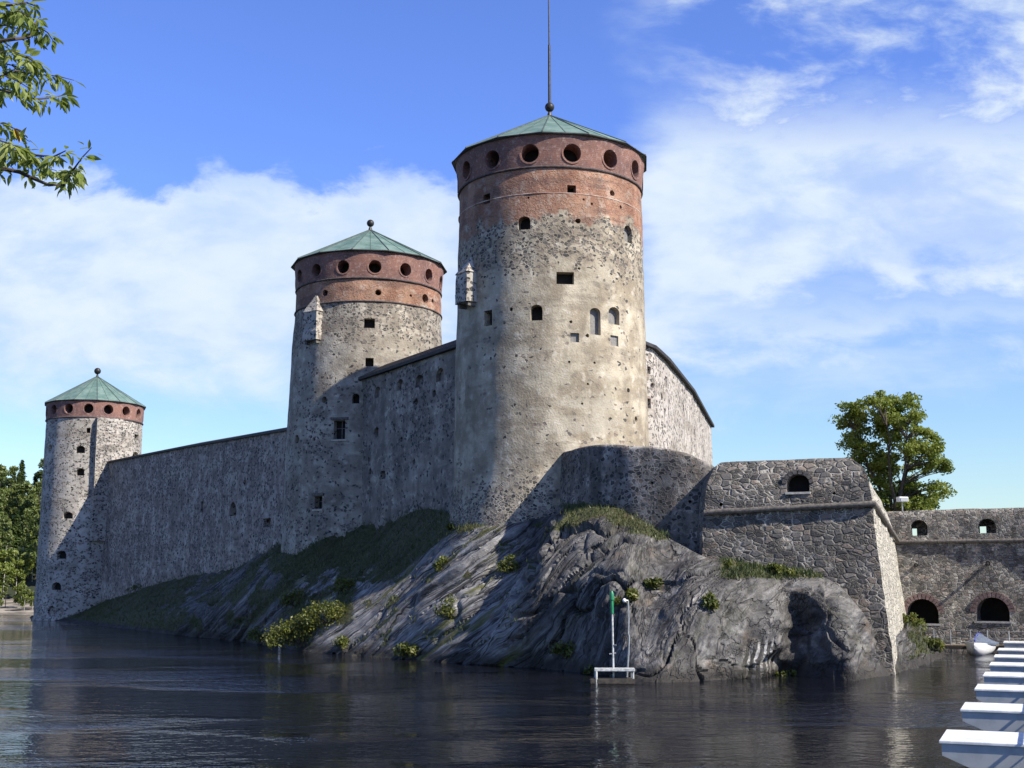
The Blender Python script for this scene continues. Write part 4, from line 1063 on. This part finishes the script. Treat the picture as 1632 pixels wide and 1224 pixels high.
# ------------------------------------------------------------------ maple behind the wall
mb = P(1425, 880, 110); mb.z = 7.6
mroot = thing('maple_tree', mb, 'single leafy green tree rising behind the fieldstone bastion and harbour wall', 'tree')
random.seed(21); wood = bmesh.new(); fol = bmesh.new()
LOBES = [(1395, 665, 50, 34), (1425, 650, 45, 24), (1360, 672, 26, 26), (1455, 672, 36, 26), (1372, 712, 36, 36), (1420, 706, 48, 40), (1462, 712, 46, 30), (1488, 728, 26, 24), (1400, 760, 44, 36),
         (1442, 760, 40, 36), (1480, 778, 38, 20), (1430, 800, 46, 22), (1476, 806, 32, 14), (1390, 800, 34, 24), (1350, 655, 16, 12), (1505, 745, 16, 10), (1400, 640, 22, 14)]
k0 = [mb, mb + Vector((.1, 0, 2.2))]; tube(wood, k0, [.42, .34], 9)
stems = []
for ang_, sp in ((.3, .9), (1.7, .7), (2.9, 1.0), (4.1, .8), (5.2, .9)):
    pts = [k0[1]]
    for q_ in range(7): pts.append(pts[-1] + Vector((cos(ang_)*sp*.42, sin(ang_)*sp*.42, 1.25)) + Vector((random.gauss(0, .14), random.gauss(0, .14), 0)))
    tube(wood, pts, [lerp(.2, .04, i/7) for i in range(8)], 7); stems += pts[1:]
for (lx, ly, rx, ry) in LOBES:
    Y_ = 110 + random.uniform(-2.2, 2.2); c = P(lx, ly, Y_); s_ = scale_at(c)
    for _ in range(int(rx*ry/70) + 4):
        d = Vector((random.gauss(0, 1), random.gauss(0, 1), random.gauss(0, 1))).normalized()*random.random()**.4
        t = c + Vector((d.x*rx*s_, d.y*1.9, d.z*ry*s_))
        st_ = min(stems, key=lambda v: (v - t).length + max(0, v.z - t.z + .6)*2)
        mid_ = st_.lerp(t, .5) + Vector((random.gauss(0, .15), random.gauss(0, .15), .15))
        tube(wood, [st_, mid_, t], [.06, .04, .015], 5, cap=False)
        leafclump(fol, t, random.uniform(.5, .95), 105, .165, .65, .9)
for (x0, y0, x1, y1) in ((1400, 650, 1408, 627), (1424, 645, 1432, 625), (1432, 634, 1440, 628)): tube(wood, [P(x0, y0, 110), P(x1, y1, 110)], [.03, .012], 5)
obj('trunk', wood, M_bark, mroot); obj('crown', fol, M_maple, mroot, smooth=0)

# ground behind the harbour wall (courtyard)
bm = bmesh.new(); boxbm(bm, (34, 118, 7.5), 40, 30, 1.0)
ct = obj('courtyard_ground', bm, simple('courtyard_turf', (.05, .06, .02), (.09, .085, .04), 1.0, .9)); ct['kind'] = 'structure'; ct['label'] = 'raised courtyard ground behind the harbour wall'

# floodlight
fp = P(1438, 796, 104.5)
fl = thing('floodlight', (fp.x, fp.y, 8.0), 'white box floodlight on a short post in front of the leafy tree', 'floodlight')
b = bmesh.new(); boxbm(b, fp, .85, .55, .42, .25, .04); obj('lamp_housing', b, M_white, fl)
b = bmesh.new(); tube(b, [(fp.x, fp.y + .1, 8.0), (fp.x, fp.y + .1, fp.z - .15)], .06); obj('post', b, M_steel, fl)
b = bmesh.new(); boxbm(b, fp + Vector((.08, -.30, -.03)), .66, .05, .30, .25); obj('lamp_glass', b, M_greyp, fl)

# ------------------------------------------------------------------ navigation beacon
bp_ = PW(978, 1089, 0.0)
bc = thing('navigation_beacon', (bp_.x, bp_.y, 0), 'white pole with green top standing on a small white floating platform by the rocks', 'beacon')
zt = P(975, 948, bp_.y).z; X0, Y0 = bp_.x, bp_.y
s = scale_at(bp_)
b = bmesh.new(); tube(b, [(X0, Y0, .1), (X0 - .03, Y0, zt - .75)], .052, 10); obj('pole', b, M_opaint, bc)
b = bmesh.new(); tube(b, [(X0 - .03, Y0, zt - .95), (X0 - .04, Y0, zt - .25)], .085, 10); tube(b, [(X0 - .04, Y0, zt - .25), (X0 - .04, Y0, zt - .2)], .14, 10)
gt = obj('green_topmark', b, M_green, bc)
b = bmesh.new(); tube(b, [(X0 - .04, Y0, zt - .2), (X0 - .04, Y0, zt + .05), (X0 - .04, Y0, zt + .2)], [.12, .12, .05], 10); obj('lantern', b, M_green, bc)
tpz = P(978, 1067, bp_.y).z
b = bmesh.new(); boxbm(b, (X0 + .05, Y0, tpz), 2.05, 1.0, .13, -.06, .02); obj('platform_top', b, M_opaint, bc)
for sx in (-.9, .95):
    for sy in (-.4, .4):
        b = bmesh.new(); tube(b, [(X0 + sx, Y0 + sy, -.4), (X0 + sx, Y0 + sy, tpz - .06)], .06, 8); obj('leg', b, M_opaint, bc)
b = bmesh.new(); boxbm(b, (X0 - .05, Y0 + .1, .12), 2.3, 1.2, .28, -.06, .04); obj('float', b, M_dwood, bc)
b = bmesh.new(); tube(b, [(X0, Y0 - .02, 1.9), (X0 + .14, Y0 - .1, 1.9)], .03); tube(b, [(X0 - .2, Y0, 1.45), (X0 + .14, Y0, 1.5)], .035); obj('bracket', b, M_steel, bc)
b = bmesh.new(); tube(b, [(X0 + 1.24, Y0 - .45, .05), (X0 + 1.24, Y0 + .25, .05)], .25, 12); obj('tyre_fender', b, M_iron, bc)
# lamp pole next to it
lp = P(1001, 1062, bp_.y + .8)
lpt = thing('lamp_pole', (lp.x, lp.y, 0), 'thin bent grey pole with a small white lamp beside the green topped beacon', 'pole')
q = [P(a, c, bp_.y + .8) for a, c in ((998, 1070), (1002, 1040), (1003, 1015), (1001.5, 1010), (1002, 985), (1001, 957))]
q[0].z = -.3
b = bmesh.new(); tube(b, q, .045, 8); obj('pole', b, M_steel, lpt)
b = bmesh.new(); e = P(995, 957, bp_.y + .75); tube(b, [q[-1], e], .035, 7); ball(b, e, .11, 10, 7); obj('lamp', b, M_white, lpt)
# plank landing
pl_ = thing('landing_raft', (0, 0, 0), 'low brown plank raft on the water between the white platform and the pale rock', 'raft')
a, c = PW(1020, 1082, .1), PW(1086, 1083, .1); mid = (a + c)/2; pl_.location = mid
b = bmesh.new(); ang = atan2(c.y - a.y, c.x - a.x)
for i in range(5):
    o = Vector((-sin(ang), cos(ang), 0))*(i - 2)*.19; boxbm(b, mid + o + Vector((0, 0, .02)), (c - a).length, .17, .06, ang)
obj('planks', b, M_wood, pl_)
b = bmesh.new()
for t_ in (-.4, .4): boxbm(b, mid + (c - a)*t_ + Vector((0, 0, -.1)), .2, .95, .16, ang)
obj('beam', b, M_dwood, pl_)
# white buoy near the left bush
bu = PW(446, 1032, .05); b = bmesh.new(); ball(b, bu + Vector((0, 0, .05)), .13, 14, 9)
tag(obj('mooring_buoy', b, M_white, base=bu), 'small white buoy floating by the large yellow green bush', 'buoy')

# ------------------------------------------------------------------ pontoons and footbridge
UB = Vector((.386, .922, 0)).normalized(); LB = Vector((.922, -.386, 0)).normalized()     # along the bridge, to its right
PZ = 0.8
def pontoon_mesh():
    """local: x along the pontoon (0 = bow end), y along the bridge (0 = near side)"""
    hull = bmesh.new(); L, D = 9.0, 2.9
    sec = [(0.0, PZ - .07, .42), (1.1, PZ - .07, -.05), (2.4, PZ - .07, -.4), (L, PZ - .07, -.4)]
    rows = []
    for x, zt_, zb_ in sec: rows.append([hull.verts.new((x, 0.05, zb_)), hull.verts.new((x, 0.05, zt_)), hull.verts.new((x, D - .05, zt_)), hull.verts.new((x, D - .05, zb_))])
    for A, B in zip(rows, rows[1:]):
        for j in range(4): hull.faces.new((A[j], B[j], B[(j+1) % 4], A[(j+1) % 4]))
    hull.faces.new(rows[0]); hull.faces.new(rows[-1][::-1]); bmesh.ops.recalc_face_normals(hull, faces=hull.faces)
    deck = bmesh.new(); boxbm(deck, (L/2 - .03, D/2, PZ - .03), L + .06, D, .075, 0, .012)
    bol = bmesh.new(); tube(bol, [(.9, .35, PZ), (.9, .35, PZ + .16)], .05, 8); tube(bol, [(.75, .35, PZ + .12), (1.05, .35, PZ + .12)], .035, 8)
    return hull, deck, bol
def M_pontoon():
    m, g = newmat('pontoon_side_paint'); co = objco(g); x, y, z = g.sep(co)
    f = g.noise(co, 1.5, 5, .6); col = g.mix(g.ss(f, .35, .65), (.34, .37, .38), (.43, .45, .46))
    col = g.mix(g.ss(g.add(z, g.mul(f, .3)), .35, .12), col, (.06, .065, .05)); finish(g, col, .5); return m
MP = M_pontoon(); meshes = None; pont0 = None
desc = ['nearest white topped grey pontoon at the bottom right corner', 'second white pontoon from the viewer in the row under the footbridge', 'third white pontoon from the viewer in the row under the footbridge',
        'fourth white pontoon from the viewer, middle of the long row', 'fifth white pontoon from the viewer, past the middle of the row', 'third white pontoon counted from the castle end of the row',
        'second white pontoon counted from the castle end of the row', 'farthest white pontoon in the row, nearest the moored boat and pier']
for i, (px, py) in enumerate([(1500, 1181), (1533, 1131), (1555, 1098.5), (1568, 1077), (1578, 1060), (1585, 1047), (1591, 1036), (1600, 1024)]):
    o = PW(px, py, PZ); rz = atan2(LB.y, LB.x)
    if i == 0:
        pont0 = thing('pontoon', o*1.0, desc[0], 'pontoon', 'white pontoons under the footbridge', rz); pont0.location.z = 0
        h_, d_, c_ = pontoon_mesh()
        obj('hull', h_, MP, pont0, smooth=0, local=True); obj('deck', d_, M_deckp, pont0, smooth=0, local=True); c_.free()
    else:
        r = pont0.copy(); C.objects.link(r); r.location = (o.x, o.y, 0); r['label'] = desc[i]
        for ch in list(pont0.children): c = ch.copy(); C.objects.link(c); c.parent = r
P0 = PW(1500, 1181, PZ); P7 = PW(1600, 1024, PZ)
U2 = Vector((P7.x - P0.x, P7.y - P0.y, 0)).normalized(); R2 = Vector((U2.y, -U2.x, 0)); LEN = (P7 - P0).length + 4
def bpt(s, q, z): v = P0 + U2*s + R2*q; v.z = z; return v
fb = thing('footbridge', bpt(0, 4.6, 0), 'low pedestrian bridge deck with slim railings carried on the white pontoons', 'bridge')
ang = atan2(U2.y, U2.x)
b = bmesh.new(); boxbm(b, bpt(LEN/2 - 8, 4.75, PZ + .28), LEN + 18, 2.5, .14, ang); obj('deck', b, M_wood, fb)
b = bmesh.new()
for q in (3.7, 5.8): boxbm(b, bpt(LEN/2 - 8, q, PZ + .12), LEN + 18, .18, .22, ang)
obj('beam', b, M_steel, fb)
for q in (3.55, 5.95):
    b = bmesh.new()
    for z in (PZ + 1.35, PZ + .95, PZ + .6): tube(b, [bpt(-14, q, z), bpt(LEN + 1, q, z)], .05 if z > 2 else .025, 7)
    rl = obj('railing', b, M_steel, fb)
    k = int((LEN + 14)/2.05)
    for i in range(k + 1):
        b = bmesh.new(); tube(b, [bpt(-14 + i*2.05, q, PZ + .2), bpt(-14 + i*2.05, q, PZ + 1.35)], .035, 6); obj('railing_post', b, M_steel, rl)

# ------------------------------------------------------------------ pier and boat
pr = thing('pier', (32, 96, 0), 'dark low wooden pier with thin railing posts along foot of the harbour wall', 'pier')
b = bmesh.new(); pa = P(1440, 1030, 97.6); pb = P(1700, 1028, 92.8); pa.z = pb.z = .42
ang = atan2(pb.y - pa.y, pb.x - pa.x); boxbm(b, (pa + pb)/2, (pb - pa).length, 1.7, .1, ang); obj('deck', b, M_wood, pr)
b = bmesh.new(); fr = Vector((sin(ang), -cos(ang), 0))
boxbm(b, (pa + pb)/2 + fr*.9 + Vector((0, 0, -.12)), (pb - pa).length, .1, .22, ang); obj('fascia', b, M_dwood, pr)
for i, px in enumerate((1452, 1472, 1493, 1520, 1552, 1579, 1613, 1650)):
    t_ = (px - 1440)/260; q = pa.lerp(pb, t_) + fr*.75
    b = bmesh.new(); tube(b, [q + Vector((0, 0, -.9)), q + Vector((0, 0, 1.15))], .05, 7); obj('post', b, M_steel, pr)
b = bmesh.new()
for z in (1.1, .6): tube(b, [pa + fr*.75 + Vector((0, 0, z)), pb + fr*.75 + Vector((0, 0, z))], .014, 6)
obj('handrail', b, M_steel, pr)

bo = PW(1562, 1042, 0.0)
boat = thing('moored_boat', (bo.x, bo.y, 0), 'small white boat with peaked white and blue cover moored at the pier', 'boat', rz=radians(-118)); boat.scale = (1.1, 1.1, 1.1)
def boat_hull():
    bm = bmesh.new(); rows = []; L = 4.6
    for i in range(15):
        t = i/14; x = (t - .5)*L; w = .88*(1 - max(0, (t - .35)/.65)**2.4)**.75 if t < 1 else 0.0
        w = max(w, .015); w *= (.86 + .14*min(1, t/.3)); sh = .62 + .38*max(0, t - .4)**1.3; kl = -.18 + .62*max(0, (t - .72)/.28)**2
        rows.append([bm.verts.new(v) for v in ((x, 0, kl), (x, w*.55, kl + .1), (x, w*.9, lerp(kl, sh, .5)), (x, w, sh), (x, w*.9, sh - .02), (x, w*.7, lerp(kl, sh, .4)), (x, 0, lerp(kl, sh, .25)),
                     (x, -w*.7, lerp(kl, sh, .4)), (x, -w*.9, sh - .02), (x, -w, sh), (x, -w*.9, lerp(kl, sh, .5)), (x, -w*.55, kl + .1))])
    for A, B in zip(rows, rows[1:]):
        for j in range(12): bm.faces.new((A[j], B[j], B[(j+1) % 12], A[(j+1) % 12]))
    bm.faces.new(rows[0]); bm.faces.new(rows[-1][::-1]); bmesh.ops.recalc_face_normals(bm, faces=bm.faces); return bm
obj('hull', boat_hull(), M_white, boat, smooth=50, local=True)
def cover(sgn, mat, nm):
    bm = bmesh.new(); rows = []
    for i in range(9):
        t = i/8; x = -2.1 + 4.1*t; w = .92*(1 - max(0, (t - .4)/.6)**2.4)**.75 + .02; sh = .66 + .36*max(0, t - .4)**1.3; rd = sh + .62*sin(pi*min(1, .18 + t*.8))
        rows.append([bm.verts.new((x, sgn*.02, rd)), bm.verts.new((x, sgn*w*.5, lerp(rd, sh, .55))), bm.verts.new((x, sgn*w, sh)), bm.verts.new((x, sgn*w, sh - .10))])
    for A, B in zip(rows, rows[1:]):
        for j in range(3): bm.faces.new((A[j], B[j], B[j+1], A[j+1]))
    r = bmesh.ops.solidify(bm, geom=bm.faces[:], thickness=.02); bmesh.ops.recalc_face_normals(bm, faces=bm.faces); return obj(nm, bm, mat, boat, local=True)
cover(1, M_bgrey, 'cover_panel'); cover(-1, M_white, 'cover_panel')
b = bmesh.new(); tube(b, [(-2.1, 0, 1.02), (-1, 0, 1.22), (0, 0, 1.30), (1.2, 0, 1.27), (2.0, 0, .9)], .05, 6); obj('cover_ridge', b, M_blue, boat, local=True)
b = bmesh.new(); boxbm(b, (-2.45, 0, .55), .3, .35, .6, 0, .05); boxbm(b, (-2.42, 0, 0), .14, .14, .7, 0, .02); obj('outboard_motor', b, M_iron, boat, local=True)

# ------------------------------------------------------------------ overhanging branch of a near tree
random.seed(3)
NY_ = 7.0
nt_ = thing('bird_cherry_tree', (-5.6, 7.6, 1.0), 'leafy twigs of a nearby tree reaching into the upper left corner against the sky', 'tree')
b = bmesh.new(); tube(b, [(-5.6, 7.6, 0.0), (-5.5, 7.6, 3.5), (-5.3, 7.5, 6.5), (-5.2, 7.4, 9.5)], [.2, .16, .12, .06], 10); obj('trunk', b, M_bark, nt_)
tw = [([(-400, 420), (-160, 330), (-30, 262), (31, 274), (52, 284), (78, 295), (102, 295), (112, 277), (131, 251), (146, 235)], 7.0, 1.0),
      ([(-160, 330), (-30, 235), (20, 240), (50, 247), (85, 250), (105, 240)], 6.9, 1.6), ([(-30, 235), (-5, 195), (12, 200), (30, 208), (40, 218)], 7.1, 1.3),
      ([(-400, 300), (-130, 190), (-30, 138), (20, 148), (55, 158), (82, 156), (108, 150)], 7.0, 1.7), ([(-30, 138), (20, 112), (60, 118), (95, 122), (118, 128)], 7.1, 1.4),
      ([(-130, 190), (-30, 85), (18, 82), (45, 92), (66, 106)], 6.9, 1.8), ([(-130, 190), (-30, 70), (24, 62), (46, 60), (52, 42), (64, 26)], 7.05, .8), ([(46, 60), (64, 44), (76, 52), (84, 64)], 7.05, 1.3),
      ([(-400, 120), (-130, 30), (-30, 10), (20, 8), (42, 4), (58, 10)], 7.0, 1.6), ([(-30, 40), (10, 40), (28, 46), (33, 26), (40, 10)], 7.1, .7), ([(-30, 165), (5, 120), (30, 130), (48, 142)], 6.8, 1.6),
      ([(102, 295), (112, 280), (120, 268), (130, 272)], 7.0, 1.0), ([(-30, 262), (5, 255), (28, 246), (55, 262), (90, 272)], 7.2, 1.2), ([(-40, 230), (-5, 222), (22, 232), (45, 240)], 6.8, 1.4), ([(-30, 20), (8, 22), (30, 18), (50, 28)], 6.85, 1.2), ([(-30, 110), (10, 102), (38, 108)], 7.2, 1.5)]
wood = bmesh.new(); fol = bmesh.new()
def leaf(bm, p, d, L):
    d = d.normalized(); side = d.cross(Vector((random.gauss(0, .6), random.gauss(0, .6), 1))).normalized(); nn = side.cross(d)
    w = L*.185; crl = random.uniform(.05, .25)
    def pt(t, s): return p + d*L*t + side*w*s - nn*L*crl*t*t + nn*abs(s)*w*.35
    rows = [[pt(0, 0)], [pt(.25, -.8), pt(.25, 0), pt(.25, .8)], [pt(.55, -1), pt(.55, 0), pt(.55, 1)], [pt(.82, -.55), pt(.82, 0), pt(.82, .55)], [pt(1.05, 0)]]
    V = [[bm.verts.new(q) for q in r] for r in rows]
    bm.faces.new((V[0][0], V[1][1], V[1][0])); bm.faces.new((V[0][0], V[1][2], V[1][1]))
    for a, c in ((1, 2), (2, 3)):
        for s_ in (0, 1): bm.faces.new((V[a][s_], V[a][s_+1], V[c][s_+1], V[c][s_]))
    bm.faces.new((V[3][0], V[3][1], V[4][0])); bm.faces.new((V[3][1], V[3][2], V[4][0]))
for pts, Y, dens in tw:
    w3 = [P(a, c, Y + random.uniform(-.15, .15)) for a, c in pts]
    tube(wood, w3, [lerp(.016, .003, i/(len(w3)-1)) if pts[0][0] < -100 else lerp(.007, .002, i/(len(w3)-1)) for i in range(len(w3))], 6)
    for a, c in zip(w3, w3[1:]):
        if proj(c)[0] < -40: continue
        k = max(1, int((c - a).length/.013*dens))
        for i in range(k):
            q = a.lerp(c, random.random())
            if pts[0] == (-400, 420) and 50 < proj(q)[0] < 108: 
                if random.random() < .85: continue
            d = (c - a).normalized()*.5 + Vector((random.gauss(0, .6), random.gauss(0, .6), random.gauss(-.55, .45)))
            q2 = q + d.normalized()*random.uniform(.0, .05)
            leaf(fol, q2, d, random.uniform(.05, .09))
obj('branch', wood, M_bark, nt_); obj('foliage', fol, M_near, nt_, smooth=0)
b = bmesh.new()
for _ in range(3): leaf(b, P(22, 205, 6.75), Vector((random.uniform(.2, .8), 0, random.uniform(-.6, .1))), .085)
obj('yellow_leaf', b, M_yellow, nt_, smooth=0)
print('FACES', sum(len(m.polygons) for m in bpy.data.meshes))
